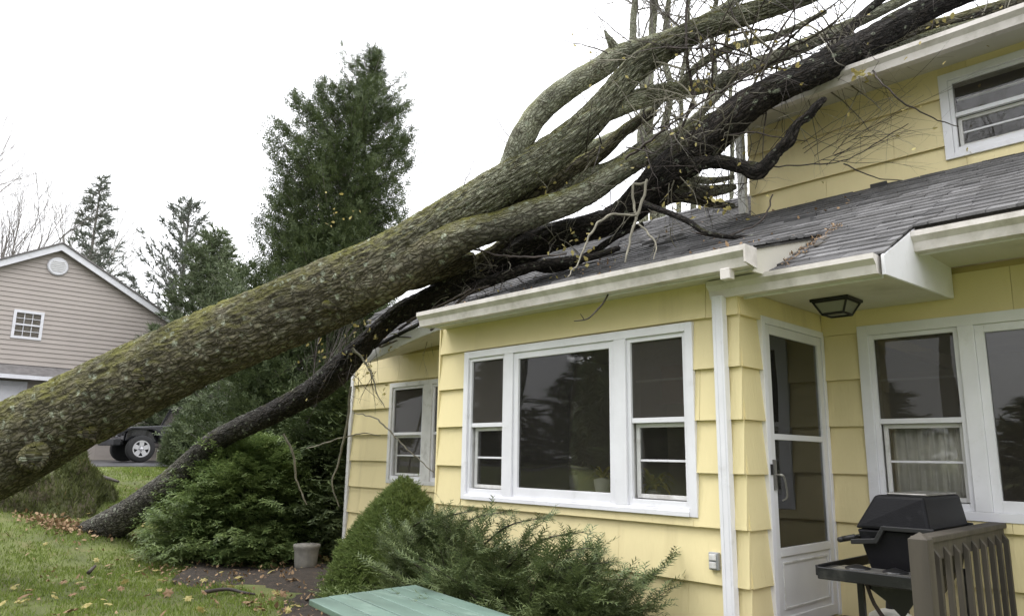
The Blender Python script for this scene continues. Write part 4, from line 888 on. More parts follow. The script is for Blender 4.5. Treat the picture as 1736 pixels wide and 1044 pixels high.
# named twigs one can point at
hand = [
 ('twig','twigp',[(1097,305,7,7.0),(1090,340,8,6.95),(1078,375,8,6.85),(1068,405,7,6.75),(1060,445,5,6.6)]),
 ('twig','twigp',[(1073,312,8,6.95),(1075,345,8,6.92),(1079,372,7,6.87)]),
 ('twig','twigp',[(1079,365,5,6.85),(1040,364,6,6.8),(1015,378,5,6.7),(998,402,5,6.6),(983,440,4,6.4),(962,470,3,6.2)]),
 ('twig','twigp',[(1082,380,4,6.8),(1100,398,5,6.7),(1113,418,4,6.6),(1108,440,3,6.5)]),
 ('twig','twigp',[(1097,308,7,7.0),(1088,312,8,7.0),(1073,312,7,6.98)]),
 ('twig','twig',[(1035,478,5,5.55),(1028,500,5,5.5),(1012,525,5,5.45),(995,540,4,5.45),(973,544,3,5.45)]),
 ('twig','twig',[(990,541,3,5.45),(984,532,2,5.45)]),
 ('twig','twig',[(1480,120,5,6.6),(1492,138,5,6.4),(1520,165,5,6.3),(1560,190,4,6.3),(1600,208,3,6.3),(1625,215,2,6.3)]),
 ('twig','twig',[(1310,282,5,6.8),(1390,278,4,6.7),(1440,270,3,6.6),(1490,240,3,6.5),(1540,210,2,6.4)]),
 ('twig','twig',[(1430,278,4,6.7),(1480,300,3,6.6),(1530,306,2,6.6)]),
 ('twig','twig',[(1190,240,6,7.2),(1270,225,5,6.9),(1310,232,4,6.8),(1370,240,2,6.7)]),
 ('twig','twig',[(1180,395,6,6.9),(1230,400,6,6.8),(1290,375,5,6.8),(1310,330,4,6.9)]),
 ('twig','twig',[(780,418,6,8.0),(850,432,6,7.9),(905,436,6,7.7),(960,430,5,7.5)]),
 ('twig','twig',[(690,545,7,8.5),(760,510,6,8.0),(800,490,5,7.8)]),
 ('twig','twig',[(730,560,7,8.4),(790,500,8,8.2),(830,485,7,8.0)]),
 ('twig','twigp',[(598,590,8,9.0),(618,612,7,8.9),(632,640,6,8.8),(640,668,4,8.75),(652,690,2,8.7)]),
 ('twig','twigp',[(594,655,7,9.6),(588,720,6,9.6),(575,780,5,9.7),(563,820,4,9.7),(575,858,3,9.7)]),
 ('twig','twigp',[(480,735,6,10.2),(498,770,6,10.2),(502,810,5,10.2),(520,855,4,10.2)]),
 ('twig','twigp',[(520,760,3,10),(560,748,4,9.8),(610,735,3,9.6),(645,738,2,9.4)]),
 ('twig','twigp',[(600,700,3,9.3),(640,712,4,9.0),(690,760,4,8.7),(735,800,3,8.5)]),
 ('twig','twig',[(1040,100,4,7.8),(1020,85,4,7.8),(990,78,3,7.8),(955,68,2,7.8),(920,62,1.5,7.8)]),
 ('twig','twig',[(1070,72,3,7.8),(1040,50,2.5,7.8),(1015,30,2,7.8),(990,5,1.5,7.8)]),
 ('twig','twig',[(868,240,3,8.1),(850,215,2.5,8.1),(835,190,2,8.1),(818,175,1.5,8.1)]),
 ('twig','twig',[(866,245,2.5,8.1),(846,235,2,8.1),(840,215,1.5,8.1)]),
 ('twig','twig',[(786,318,3,8.2),(795,295,2.5,8.2),(803,275,2,8.2),(806,255,1.5,8.2)]),
 ('twig','twig',[(790,305,2,8.2),(786,285,1.6,8.2),(784,262,1.3,8.2)]),
 ('twig','twig',[(1175,185,10,7.5),(1172,140,9,7.5),(1165,90,8,7.4),(1163,40,7,7.4),(1165,-5,6,7.4)]),
 ('twig','twig',[(1145,235,8,7.5),(1165,195,8,7.45),(1178,160,8,7.4),(1182,120,6,7.4),(1170,80,5,7.4)]),
 ('twig','twig',[(1290,135,6,7.0),(1305,90,5,7.0),(1325,50,5,7.0),(1345,20,4,7.0),(1370,-10,3,7.0)]),
 ('twig','twig',[(1060,270,8,7.4),(1120,225,8,7.3),(1180,180,7,7.2),(1240,145,7,7.1),(1290,115,6,7.0)]),
 ('twig','twig',[(1235,62,8,7.4),(1290,50,7,7.4),(1330,60,6,7.4),(1380,80,5,7.3)]),
 ('twig','twig',[(1180,85,8,7.4),(1215,75,7,7.4),(1250,85,6,7.4),(1300,108,5,7.3)]),
]
for k, (nm, m_, rws) in enumerate(hand):
    mb = MB(); twigrow(rws, mb); mb.build(nm, M[m_], T1 if rws[0][3] > 7.35 and rws[0][0] > 760 else T2, smooth=True)
# fine twigs, random walks that start on the limbs
def walk(p, d, L, r, mb, depth, ends, wob=.22, grav=-.02, sl=.09):
    n_ = max(3, min(9, int(L/sl))); P = np.empty((n_+1, 4)); P[0,:3] = p; P[0,3] = r; ns = rng.normal(0, wob*.6, (n_, 3)); ns[:,2] += grav
    dx, dy, dz = d; st_ = L/n_
    for i in range(n_):
        dx += ns[i,0]; dy += ns[i,1]; dz += ns[i,2]; m_ = 1/math.sqrt(dx*dx+dy*dy+dz*dz+1e-9); dx *= m_; dy *= m_; dz *= m_
        P[i+1] = (P[i,0]+dx*st_, P[i,1]+dy*st_, P[i,2]+dz*st_, r*(1-.75*(i+1)/n_))
        if depth and random.random() < .42:
            v = rng.normal(0, .75, 3); v = (dx+v[0], dy+v[1], dz+v[2]); l_ = math.sqrt(v[0]**2+v[1]**2+v[2]**2)+1e-9
            walk(P[i+1,:3].copy(), (v[0]/l_, v[1]/l_, v[2]/l_), L*random.uniform(.3,.6), r*(1-.7*i/n_)*.6, mb, depth-1, ends, wob, grav, sl)
    mb.chain(P); ends.append(P[-1,:3])
ends = []; tw1 = MB(); tw2 = MB()
zones = [ ((1110,345,7.8),(1270,310,7.4), 46, .6, .008), ((780,480,8.6),(960,400,8.2), 30, .55, .009), ((1160,120,7.4),(1420,60,7.2), 30, 1.1, .015), ((1060,250,7.5),(1300,110,7.1), 26, .9, .014),  # px range, py as line start/end, D, count, length, radius
 ((980,270,7.9),(1240,110,7.7), 26, .9, .010), ((1090,150,7.7),(1420,40,7.5), 34, 1.0, .009), ((1150,260,7.2),(1540,40,6.9), 44, .95, .009),
 ((1380,110,7.1),(1720,10,7.3), 34, .6, .008), ((900,340,7.9),(1150,250,7.6), 22, .6, .008), ((640,560,9.5),(900,440,8.7), 30, .7, .009), ((1100,330,7.4),(1260,240,7.0), 20, .6, .008), ((1100,-10,7.6),(1500,-20,7.5), 36, 1.3, .010)]
for (a, b, nn, L, r) in zones:
    for k in range(int(nn*.85)):
        t = rng.random(); A = PX(*a)*(1-t) + PX(*b)*t
        d = _n(np.array([rng.normal(.3,.7), rng.normal(-.1,.6), rng.normal(.25,.7)]))
        walk(A, d, L*rng.uniform(.5,1.2), r*rng.uniform(.5,1.1), tw1 if k % 2 else tw2, 2, ends)
# thin spray across the upper wall and over the roof
for k in range(16):
    A = PX(rng.uniform(1300,1450), rng.uniform(225,300), rng.uniform(6.4,6.9)); walk(A, _n([rng.uniform(.3,1), rng.uniform(-.2,.2), rng.uniform(-.1,.5)]), rng.uniform(.5,1.0), .004, tw1, 2, ends, .12)
for k in range(26):
    A = PX(rng.uniform(760,1280), 0, 1); px_ = rng.uniform(760,1260); A = PX(px_, 505-(px_-760)*.30-rng.uniform(0,50), 8.6-(px_-760)*.0035); walk(A, _n([rng.normal(0,.8), rng.normal(-.3,.5), rng.normal(.1,.35)]), rng.uniform(.3,.8), rng.uniform(.003,.008), tw1 if k % 2 else tw2, 2, ends, .3, -.06)
for k in range(26):
    A = PX(rng.uniform(560,650), rng.uniform(560,640), rng.uniform(9.0,9.6)); walk(A, _n([rng.normal(0,.6), rng.normal(-.3,.4), rng.normal(-.25,.6)]), rng.uniform(.3,.8), rng.uniform(.003,.007), tw1, 2, ends, .25)
tag(tw1.build('twigs', M['twig'], T2, smooth=True), kind='stuff'); tag(tw2.build('twigs', M['twigp'], T1, smooth=True), kind='stuff')
# yellow leaves still hanging on the twigs
def leaf_geo(mb, p, s_, nrm=None):
    a = _n(rng.normal(0,1,3)); b = _n(np.cross(a, nrm if nrm is not None else rng.normal(0,1,3))); c_ = np.cross(a, b)
    V = [p, p+a*s_*.35+b*s_*.32+c_*s_*.06, p+a*s_*.75+b*s_*.2, p+a*s_*1.1, p+a*s_*.75-b*s_*.2, p+a*s_*.35-b*s_*.32+c_*s_*.06]
    mb.add(V, np.array([[0,1,2,3],[0,3,4,5]]))
ly = MB()
for (px_, py_, d_, n_, sp_) in [(1460,122,6.6,14,.07),(1200,150,7.2,12,.12),(1180,150,7.3,4,.05),(1250,70,7.3,16,.16),(1600,25,7.2,16,.22),(1560,45,7.2,10,.15),(1310,110,7,8,.2),(1680,5,7.3,8,.2),(1350,115,6.7,2,.02),(1160,340,7.0,14,.2),(1210,335,6.9,8,.1),(1230,350,6.9,4,.05),(600,580,9.0,18,.35),(640,560,9,14,.3),(625,640,8.8,12,.2),(590,520,8.9,8,.25),(580,360,11,14,.4),(545,590,9.2,10,.25),(1000,430,7.6,16,.3),(960,445,7.8,12,.25),(930,330,8,6,.15),(1060,290,7.5,5,.15),(1680,75,6.3,2,.05),(1630,260,6.4,3,.08)]:
    for k in range(n_): leaf_geo(ly, PX(px_, py_, d_) + rng.normal(0, sp_*.5, 3), rng.uniform(.04,.072))
for e_ in ends[::14]: leaf_geo(ly, e_, .04)
tag(ly.build('leaves', M['leafy'], T2), kind='stuff')
# green lichen and moss tufts along the trunk top
# ------------------------------------------------------------------ sprays and bushes
def tmpl(kind):
    """small frond: triangles along +Y"""
    V = []; r = np.random.default_rng(3)
    if kind == 'yew':
        for k in range(10):
            y = k/10; L = .32*(1-.5*y)*r.uniform(.8,1.15); sg = 1 if k % 2 else -1; z = r.uniform(-.05,.06)
            V.append([(0,y-.045,0),(0,y+.055,0),(sg*L,y+.18,z)])
        V.append([(-.012,0,0),(.012,0,0),(0,1.05,0)])
    elif kind == 'fan':
        for k in range(6):
            y = k/6; sg = 1 if k % 2 else -1; L = .5*(1-.6*y); a = r.uniform(-.08,.08)
            V.append([(0,y-.05,0),(sg*L*.55,y+.02+L*.35,a),(sg*L,y+L*.9,a*2)]); V.append([(0,y+.05,0),(sg*L*.45,y+.16+L*.5,a),(sg*L,y+L*.9,a*2)])
        V.append([(-.05,0,0),(.05,0,0),(0,1.15,0)])
    elif kind == 'tuft':
        for k in range(9):
            d = _n(r.normal(0,.5,3)+[0,.9,0])*r.uniform(.6,1); s_ = _n(np.cross(d, r.normal(0,1,3)))*.07; b = np.array([0,r.uniform(0,.4),0]); V.append([b-s_, b+s_, b+d])
    return np.array(V)
TM = {k: tmpl(k) for k in ('yew','fan','tuft')}
def sprays(name, P, D, U, Sz, kind, m, parent):
    P, D, U, Sz = map(lambda a: np.asarray(a, float), (P, D, U, Sz)); D = D/np.linalg.norm(D, axis=1)[:,None]
    X = np.cross(D, U); X /= np.linalg.norm(X, axis=1)[:,None]+1e-9; Z = np.cross(X, D); T = TM[kind]
    V = P[:,None,None,:] + Sz[:,None,None,None]*(T[None,:,:,0,None]*X[:,None,None,:] + T[None,:,:,1,None]*D[:,None,None,:] + T[None,:,:,2,None]*Z[:,None,None,:])
    V = V.reshape(-1,3)
    # each spray is one island: share nothing, but vary per blade
    me = np_mesh(name, V - worg(parent), [np.arange(len(V)).reshape(-1,3)]); o = link(name, me, M[m], parent); tag(o, kind='stuff'); return o
def branchy(mb, base, tips, r0, mid=.3, sag_=0.):
    for t in tips:
        b = np.asarray(base, float); t = np.asarray(t, float); c_ = b*(1-mid)+t*mid; c_[2] = b[2]*(.4)+t[2]*.6
        tube(mb, [(*b, r0), (*c_, r0*.6), (*t, r0*.15)], 5, .25, cap=False)
def n3(p, s_): return mn.noise((p[0]*s_, p[1]*s_, p[2]*s_))
# foundation yew with long horizontal arms
def yew():
    g0 = np.array([-4.75, 3.86, 0.05]); o = empty('yew_bush', g0, 'loose dark yew bush with spiky horizontal arms below the picture window', 'bush')
    wood = MB(); P=[];D=[];U=[];Z=[]
    for k in range(330):
        t = rng.random(); bx_ = -5.0 + 2.2*t; by = 3.95 + rng.normal(0,.12)
        right = max(0, (bx_+4.2)/1.6)
        tip = np.array([bx_ + rng.normal(.15+.25*right,.42), by + rng.normal(-.1,.32), rng.uniform(.25, 1.05 - .22*right + .12*math.sin(bx_*5))])
        tip[0] = min(tip[0], -2.85-rng.random()*.4)
        if tip[1] > 4.38: tip[1] = 4.38-rng.random()*.2
        base = np.array([bx_*.75-4.6*.25, by, .1+rng.random()*.2]); c_ = base*.5+tip*.5; c_[2] += .06
        C = spline([(*base,.008),(*c_,.005),(*tip,.002)], .06); wood.chain(C[::3])
        d = _n(tip-c_)
        for i in range(int(len(C)*.25), len(C)):
            for q in range(4):
                side = _n(np.cross(d, [0,0,1]))*rng.choice([-1,1]); dd = _n(d*rng.uniform(.3,1)+side*rng.uniform(.1,.9)+np.array([0,0,rng.normal(.05,.25)]))
                P.append(C[i,:3]+rng.normal(0,.012,3)); D.append(dd); U.append(_n([rng.normal(0,.3), rng.normal(0,.3), 1])); Z.append(rng.uniform(.09,.17))
    # long arms to the right
    for (x, y, z) in [(-2.95,3.75,.98),(-3.05,3.7,.80),(-2.98,3.8,.62),(-3.1,3.75,1.05),(-3.2,3.6,.50),(-3.05,3.85,.42),(-3.3,3.9,1.12),(-3.55,3.8,1.2),(-3.9,3.75,1.22),(-4.3,3.8,1.2),(-4.6,3.8,1.15),(-3.0,3.9,.70),(-2.8,3.8,.86),(-3.0,3.6,.30),(-2.9,3.85,.88)]:
        C = spline([(x-.9,y+.08,z-.35,.010),(x-.45,y,z-.10,.007),(x,y-.02,z,.002)], .035); wood.chain(C[::3])
        for i in range(4, len(C)):
            for q in range(5):
                sd_ = np.array([rng.normal(0,.5), rng.choice([-1,1])*rng.uniform(.3,.9), rng.normal(0,.35)]); P.append(C[i,:3]); D.append(_n(np.array([.8,0,.1])+sd_)); U.append([rng.normal(0,.2),rng.normal(0,.2),1]); Z.append(rng.uniform(.05,.12))
    wood.build('branch', M['twig'], o); sprays('foliage', P, D, U, Z, 'yew', 'yew', o)
yew()
def surface_bush(name, label, cx, cy, z0, rx, ry, h, n_, kind, m, size, prof, lump, lay=0., droop=0., cat='bush', inner=.75, ylim=None, fuzz=.06):
    o = empty(name, (cx, cy, z0), label, cat); P=[];D=[];U=[];Z=[]
    for k in range(n_):
        t = rng.random()**.85; a = rng.uniform(0, 2*math.pi); pr = prof(t)
        q0 = np.array([math.cos(a)*pr, math.sin(a)*pr, t*1.5]); nn = n3(q0+cx, 1.9)*lump + n3(q0+cx+9, 4.5)*lump*.6
        if lay: nn += lay*math.sin(t*h*9 + a*2 + 3*n3(q0, 2.))
        rr = pr*(1+nn)*(rng.uniform(inner, 1.0) if rng.random() < .55 else rng.uniform(.93,1+fuzz))
        p = np.array([cx+math.cos(a)*rx*rr, cy+math.sin(a)*ry*rr, z0+t*h*(1+nn*.15)])
        if ylim and p[1] > ylim: continue
        out = _n([math.cos(a), math.sin(a), .35-droop + t*.8]); P.append(p); D.append(_n(out+rng.normal(0,.35,3))); U.append(_n(rng.normal(0,.35,3)+[0,0,1])); Z.append(size*rng.uniform(.6,1.3))
    wd = MB(); tube(wd, [(cx,cy,z0-.05,.05*h),(cx,cy,z0+h*.9,.01)], 7, .3)
    for k in range(24):
        t = rng.uniform(.1,.9); a = rng.uniform(0,6.28); pr = prof(t)*.85; tube(wd, [(cx,cy,z0+t*h*.75,.014*h),(cx+math.cos(a)*rx*pr,cy+math.sin(a)*ry*pr,z0+t*h,.003)], 4, .5, cap=False)
    wd.build('branch', M['twig'], o); sprays('foliage', P, D, U, Z, kind, m, o); return o
dome = lambda t: math.sqrt(max(0, 1-(t*1.0)**2.6))
cone = lambda t: max(0.02, (1-t)**.72)*(1 if t > .08 else .85+t*2)
def clump_bush(name, label, cx, cy, z0, rx, ry, h, prof, nc, per, kind, m, size, tang=.17, flat=.35, droop=.1, dep_=.32, lump=.12, ylim=None, cat='bush', topn=0):
    o = empty(name, (cx, cy, z0), label, cat); P=[];D=[];U=[];Z=[]; wd = MB()
    tube(wd, [(cx,cy,z0-.05,.04*h),(cx,cy,z0+h*.85,.01)], 7, .3)
    for c in range(nc):
        t = ((c+.5)/nc)**.9; a = c*2.39996 + rng.normal(0,.25); pr = prof(t)*(1+rng.normal(0,lump))
        o_ = _n([math.cos(a), math.sin(a), .15+t*t*1.1]); cen = np.array([cx+math.cos(a)*rx*pr, cy+math.sin(a)*ry*pr, z0+.08+t*h*.97*(1+rng.normal(0,lump*.3))]); sc_ = rng.uniform(.7,1.25)
        if c % 3 == 0: wd.chain([(cx,cy,z0+t*h*.6,.012),(*cen,.004)])
        tg = _n(np.cross(o_, [0,0,1])); up = _n(np.cross(tg, o_))
        for k in range(per):
            u_, v_, d_ = rng.normal(0, tang*sc_), rng.normal(0, tang*flat*sc_), -abs(rng.normal(0, dep_))*sc_
            p = cen + tg*u_ + up*v_ + o_*d_ - np.array([0,0,1])*(u_*u_)*1.2
            if ylim and p[1] > ylim: continue
            P.append(p); D.append(_n(o_*rng.uniform(.6,1.1) + tg*(u_/tang*.5+rng.normal(0,.25)) + np.array([0,0,rng.normal(-droop,.22)]))); U.append(_n([rng.normal(0,.25), rng.normal(0,.25), 1])+o_*.2); Z.append(size*rng.uniform(.55,1.2))
    wd.build('branch', M['twig'], o); sprays('foliage', P, D, U, Z, kind, m, o); return o
clump_bush('dwarf_spruce', 'small rounded light green conical spruce in front of the recessed window', -6.62, 4.78, 0., .82, .74, 1.25, lambda t: max(.03, (1-t**1.6)**.75), 800, 38, 'tuft', 'spruce_l', .062, .055, 1., -.15, .12, .05)
clump_bush('yew_bush', 'dark green low bush filling between the conical spruce and the spiky yew', -5.15, 4.06, 0., .50, .38, 1.0, dome, 120, 60, 'yew', 'yew', .12, .10, .6, -.1, .2, .16, ylim=4.42)
hx, hy = PX(417, 850, 11.75)[:2]
clump_bush('hemlock_bush', 'big layered dark evergreen bush under the slim dark trunk', hx, hy, 0.02, 1.30, 1.25, 1.84, lambda t: max(.05, (1-t**2.0)**.6)*(.90+.2*t if t < .5 else 1), 280, 62, 'fan', 'rhodo', .165, .17, .32, .24, .34, .22)
clump_bush('evergreen_shrub', 'dark evergreen shrub filling the gap beside the house corner', -11.3, 7.3, 0.02, 1.9, 1.4, 3.3, lambda t: max(.05, (1-t**2)**.6), 170, 50, 'fan', 'cedar', .28, .26, .5, .1, .5, .15)
sx_, sy_ = PX(335, 760, 17.5)[:2]
clump_bush('evergreen_shrub', 'light green pine shrub beside the parked black car', sx_, sy_, .85, .75, .75, 1.9, lambda t: max(.05, (1-t**2)**.6), 110, 50, 'tuft', 'pine', .16, .15, .5, 0, .3, .15)
clump_bush('evergreen_shrub', 'pale green feathery shrub between the slim trunk and the big bush', -13.0, 5.35, .2, .62, .6, 1.35, lambda t: max(.05, (1-t**2)**.6), 70, 40, 'yew', 'pine', .17, .12, .5, 0, .22, .2)
# big cedar
def cedar(cx, cy, z0, h, rx, n_, label, m='cedar', size=.24, name='cedar_tree'):
    o = empty(name, (cx, cy, z0), label, 'tree'); wd = MB(); tube(wd, [(cx,cy,z0,.22),(cx+.2,cy+.2,z0+h*.5,.13),(cx+.72,cy+.72,z0+h*.97,.012)], 10, .4, lump=.1)
    wd.build('trunk', M['farbark'], o); P=[];D=[];U=[];Z=[]; br = MB()
    nb = 330
    for b in range(nb):
        t = (b/nb)**.9; a = b*2.39996 + rng.normal(0,.3); R_ = rx*min(1, ((1-t)/.27)**1.05)*(1+max(0,.45-t)*1.1)*rng.uniform(.60,1.15)
        if t > .86: R_ *= rng.uniform(.5,1.8)
        ln_ = .75*t**2; ax = np.array([cx+ln_, cy+ln_, z0+.2+t*h*.93]); tip = ax + np.array([math.cos(a)*R_, math.sin(a)*R_, R_*.55+.1])
        br.chain([(*ax,.03*(1-t)+.006), (*(ax*.5+tip*.5-np.array([0,0,.12])),.015), (*tip,.004)])
        for q in range(int(n_/nb*(1.3-.95*t-(.25 if t > .85 else 0)))):
            s_ = rng.random()**.55; p = ax*(1-s_)+tip*s_ + rng.normal(0,.05+.13*(1-t),3)*np.array([1,1,1.25]); p[2] -= .1*math.sin(s_*3)
            P.append(p); D.append(_n([math.cos(a)*.5+rng.normal(0,.4), math.sin(a)*.5+rng.normal(0,.4), .55+rng.normal(0,.35)])); U.append(_n(rng.normal(0,1,3))); Z.append(size*rng.uniform(.45,1.1)*(1-.35*t))
    br.build('limb', M['farbark'], o); sprays('crown', P, D, U, Z, 'fan', m, o)
cb = PX(507, 900, 15.2)
cedar(cb[0], cb[1], .1, 11.3, 1.58, 66000, 'tall dark cedar tree rising behind the fallen trunks')
# spruces far off: whorled branches with drooping needles
def spruce(cx, cy, z0, h, rx, label, m='spruce', up=.25, nb=150, dens=26, size=.33, gap=0., expo=.9, lean=0., z1=0.):
    o = empty('spruce_tree', (cx, cy, z0), label, 'tree'); wd = MB(); tube(wd, [(cx,cy,z0,.28),(cx+lean*.5,cy,z0+h*.5,.15),(cx+lean,cy,z0+h,.02)], 8, .6); wd.build('trunk', M['farbark'], o)
    P=[];D=[];U=[];Z=[]; br = MB()
    for b in range(nb):
        t = z1+(1-z1)*(b+.5)/nb; a = b*2.39996+rng.normal(0,.25); R_ = rx*(1-t)**expo*rng.uniform(.55,1.15)+.12; ax = np.array([cx+lean*t, cy, z0+t*h])
        tip = ax + np.array([math.cos(a)*R_, math.sin(a)*R_, R_*up*rng.uniform(.6,1.4)]); mid = (ax+tip)/2 - np.array([0,0,.08*R_])
        C = spline([(*ax,.035*(1-t)+.01),(*mid,.02),(*tip,.005)], .3); br.chain(C)
        for q in range(int(dens*(R_/rx)+4)):
            i = int(len(C)*(gap+(1-gap)*rng.random()))%len(C); p = C[i,:3]+rng.normal(0,.07,3)
            P.append(p); D.append(_n([math.cos(a)*.7+rng.normal(0,.4), math.sin(a)*.7+rng.normal(0,.4), up*.8-.1+rng.normal(0,.3)])); U.append(_n(rng.normal(0,.4,3)+[0,0,1])); Z.append(size*rng.uniform(.5,1.2))
    br.build('limb', M['farbark'], o); sprays('crown', P, D, U, Z, 'tuft', m, o); return o
def gpos(px_, py_, d): p = PX(px_, py_, d); return p[0], p[1]
x, y = gpos(140, 500, 42); spruce(x, y, 1.2, PX(165, 295, 42)[2]-1.2, 4.0, 'thin dark spruce behind the roof of the taupe house', 'spruce', .35, 130, 38, .48, .25, .85, .9)
x, y = gpos(300, 560, 34); spruce(x, y, 1.2, PX(300, 330, 34)[2]-1.2, 4.4, 'grey-green spruce with raised boughs beside the gable of the taupe house', 'spruce', .85, 150, 46, .34, .2, .8, 0)
x, y = gpos(345, 600, 28); spruce(x, y, 1.2, PX(338, 385, 28)[2]-1.2, 2.5, 'dense green pine in front of the grey-green spruce', 'pine', .5, 150, 60, .34, .1, .6, 0)
x, y = gpos(395, 620, 26); spruce(x, y, 1.2, PX(390, 450, 26)[2]-1.2, 2.4, 'low pale green pine beside the tall cedar', 'pine', .6, 110, 50, .30, .1, .5, 0)
# bare trees
def bare(name, label, base, h, r, m, spread=.5, seed=1, lv=4, parent=None, dirn=(0,0,1), leaf=None, step=.6):
    rr = np.random.default_rng(seed); o = empty(name, base, label, 'tree'); trunk = MB(); br = MB()
    def rec(p, d, L, r_, l, mb):
        n_ = 5 if l > 1 else 3; q = np.array(p, float); P = [(*q, r_)]; kids = []; nz_ = rr.normal(0,.10,(n_,3)); nz_[:,2] += .05
        for i in range(n_):
            d = d + nz_[i]; d = d/math.sqrt(d@d); q = q + d*L/n_; ri = r_*(1-.5*(i+1)/n_); P.append((*q, ri))
            if l > 0 and i >= (1 if l < lv else 2): kids.append((q, d, ri))
        if l == lv: tube(mb, P, 7, step, cap=False)
        else: mb.chain(P)
        for (k, dd, ri) in kids:
            for s_ in range(2):
                ax = rr.normal(0,1,3); nd = dd + np.cross(dd, ax)*rr.uniform(spread*.7, spread*1.4)/math.sqrt(ax@ax); nd = nd/math.sqrt(nd@nd); rec(k, nd, L*rr.uniform(.5,.75), ri*rr.uniform(.45,.65), l-1, br)
    rec(np.array(base, float), np.asarray(dirn, float), h*.5, r, lv, trunk); trunk.build('trunk', M[m], o, smooth=True); tag(br.build('branches', M[m], o), kind='stuff'); return o
for i, (px_, d, top, seed, lab) in enumerate([(-70,31,90,3,'bare grey tree at the left edge behind the taupe house roof'),(20,34,250,8,'bare branching tree just left of the peak of the taupe house'),(80,48,300,5,'small bare tree behind the peak of the taupe house')]):
    x, y = gpos(px_, 600, d); bare('bare_tree', lab, (x, y, 1.2), (PX(px_, top, d)[2]-1.2)*1.0, .24, 'farbark', .55, seed, 4, dirn=(0,.12,1), step=1.)
x, y = gpos(410, 640, 21); bare('bare_tree', 'pale leafless shrub-like tree to the left of the tall cedar', (x, y, 1.2), 3.4, .07, 'farbark2', .6, 11, 4)
x, y = gpos(500, 600, 13); bare('bare_tree', 'thin leafless sapling in front of the tall cedar', (x, y, .3), 4.6, .045, 'twig', .45, 12, 3)
# standing trunks behind the house
for (pa, pb, w_, lab, sd_) in [((1092,300),(1080,-60),18,'upright mossy grey trunk, leftmost behind the house roof',31),((1106,300),(1106,-60),20,'upright mossy grey trunk, middle one behind the house roof',32),((1124,300),(1140,-60),15,'upright mossy grey trunk, rightmost of the close trio behind the house roof',33),((1190,260),(1215,-60),12,'slim upright tree to the right of the trunk trio behind the roof',34),((1150,260),(1165,-60),9,'thinnest upright tree between the trunks behind the house roof',35),((1240,240),(1246,-60),8,'slim dark upright tree farthest right behind the roof limbs',36)]:
    d_ = 17.; A = PX(*pa, d_); B = PX(*pb, d_); r_ = w_/2/FPX*d_; g_ = A.copy(); k_ = (A[2]-0)/(B[2]-A[2]); g_ = A-(B-A)*k_; g_[2] = 0; top = B+(B-A)*.8
    o = empty('standing_tree', g_, lab, 'tree'); mb = MB(); PP_ = [(*g_, r_*1.1)]
    for k in range(1, 12): q = A+(B-A)*(k/11*2.0-.35) + rng.normal(0,.07,3); PP_.append((*q, r_*(.88-.5*k/11)))
    tube(mb, PP_, 12, .12, .012, sd_, .25); mb.build('trunk', M['bark1u'], o, smooth=True, bark=True)
    mb = MB(); e2 = []
    for k in range(34):
        t = rng.uniform(.1, 1.5); walk(A+(B-A)*t, _n([rng.normal(0,.8), rng.normal(0,.5), rng.uniform(.2,1.2)]), rng.uniform(.8,2.6), .022, mb, 2, e2, .18, .03, .25)
    tag(mb.build('branches', M['farbark'], o), kind='stuff')

# uprooted mound of turf
mc = PX(48, 880, 12.9); mz = float(ground(mc[0], mc[1]))
mo = empty('root_mound', (mc[0], mc[1], mz), 'grassy mound of heaved turf and soil at the foot of the fallen trees', 'mound')
mb = MB(); nu, nv = 72, 26; V = []; rt = CM[:,0]; rt = _n([rt[0], rt[1], 0]); fw = np.array([-rt[1], rt[0], 0])
for i in range(nv):
    t = i/(nv-1)
    for j in range(nu):
        a = 2*math.pi*j/nu; r_ = (1-t)**.72*1.10
        q = rt*math.cos(a)*r_*(1.12 + .2*math.cos(a)) + fw*math.sin(a)*r_*.9; z = 1.30*t**.95
        nse = mn.noise((q[0]*1.6+4, q[1]*1.6, z*1.6))*.30 + mn.noise((q[0]*5, q[1]*5, z*5))*.13 + mn.noise((q[0]*14, q[1]*14, z*14))*.03
        p = mc + q*(1+nse) + np.array([0,0,0]); p[2] = float(ground(p[0], p[1])) - .10 + z*(1+nse*.6) + nse*.3*t; V.append(p)
V = np.array(V); F = np.array([[i*nu+j, i*nu+(j+1)%nu, (i+1)*nu+(j+1)%nu, (i+1)*nu+j] for i in range(nv-1) for j in range(nu)])
mb.add(V, F)
M['mound'] = mat('heaved_turf_soil', (.075,.062,.036), .95, .4, 5, .03, 30, dirt=((.075,.09,.03), .42, .6, 2.5))
mb.build('soil', M['mound'], mo, smooth=True)
ii = rng.integers(0, len(F), 26000); ww = rng.dirichlet([1,1,1,1], 26000); pts = (V[F[ii]]*ww[:,:,None]).sum(1); kk = np.array([n3(p, 1.7) for p in pts]) > -.35
tag(blades('turf', pts[kk], .04, .12, M['mossgrass'], mo, .009), kind='stuff')

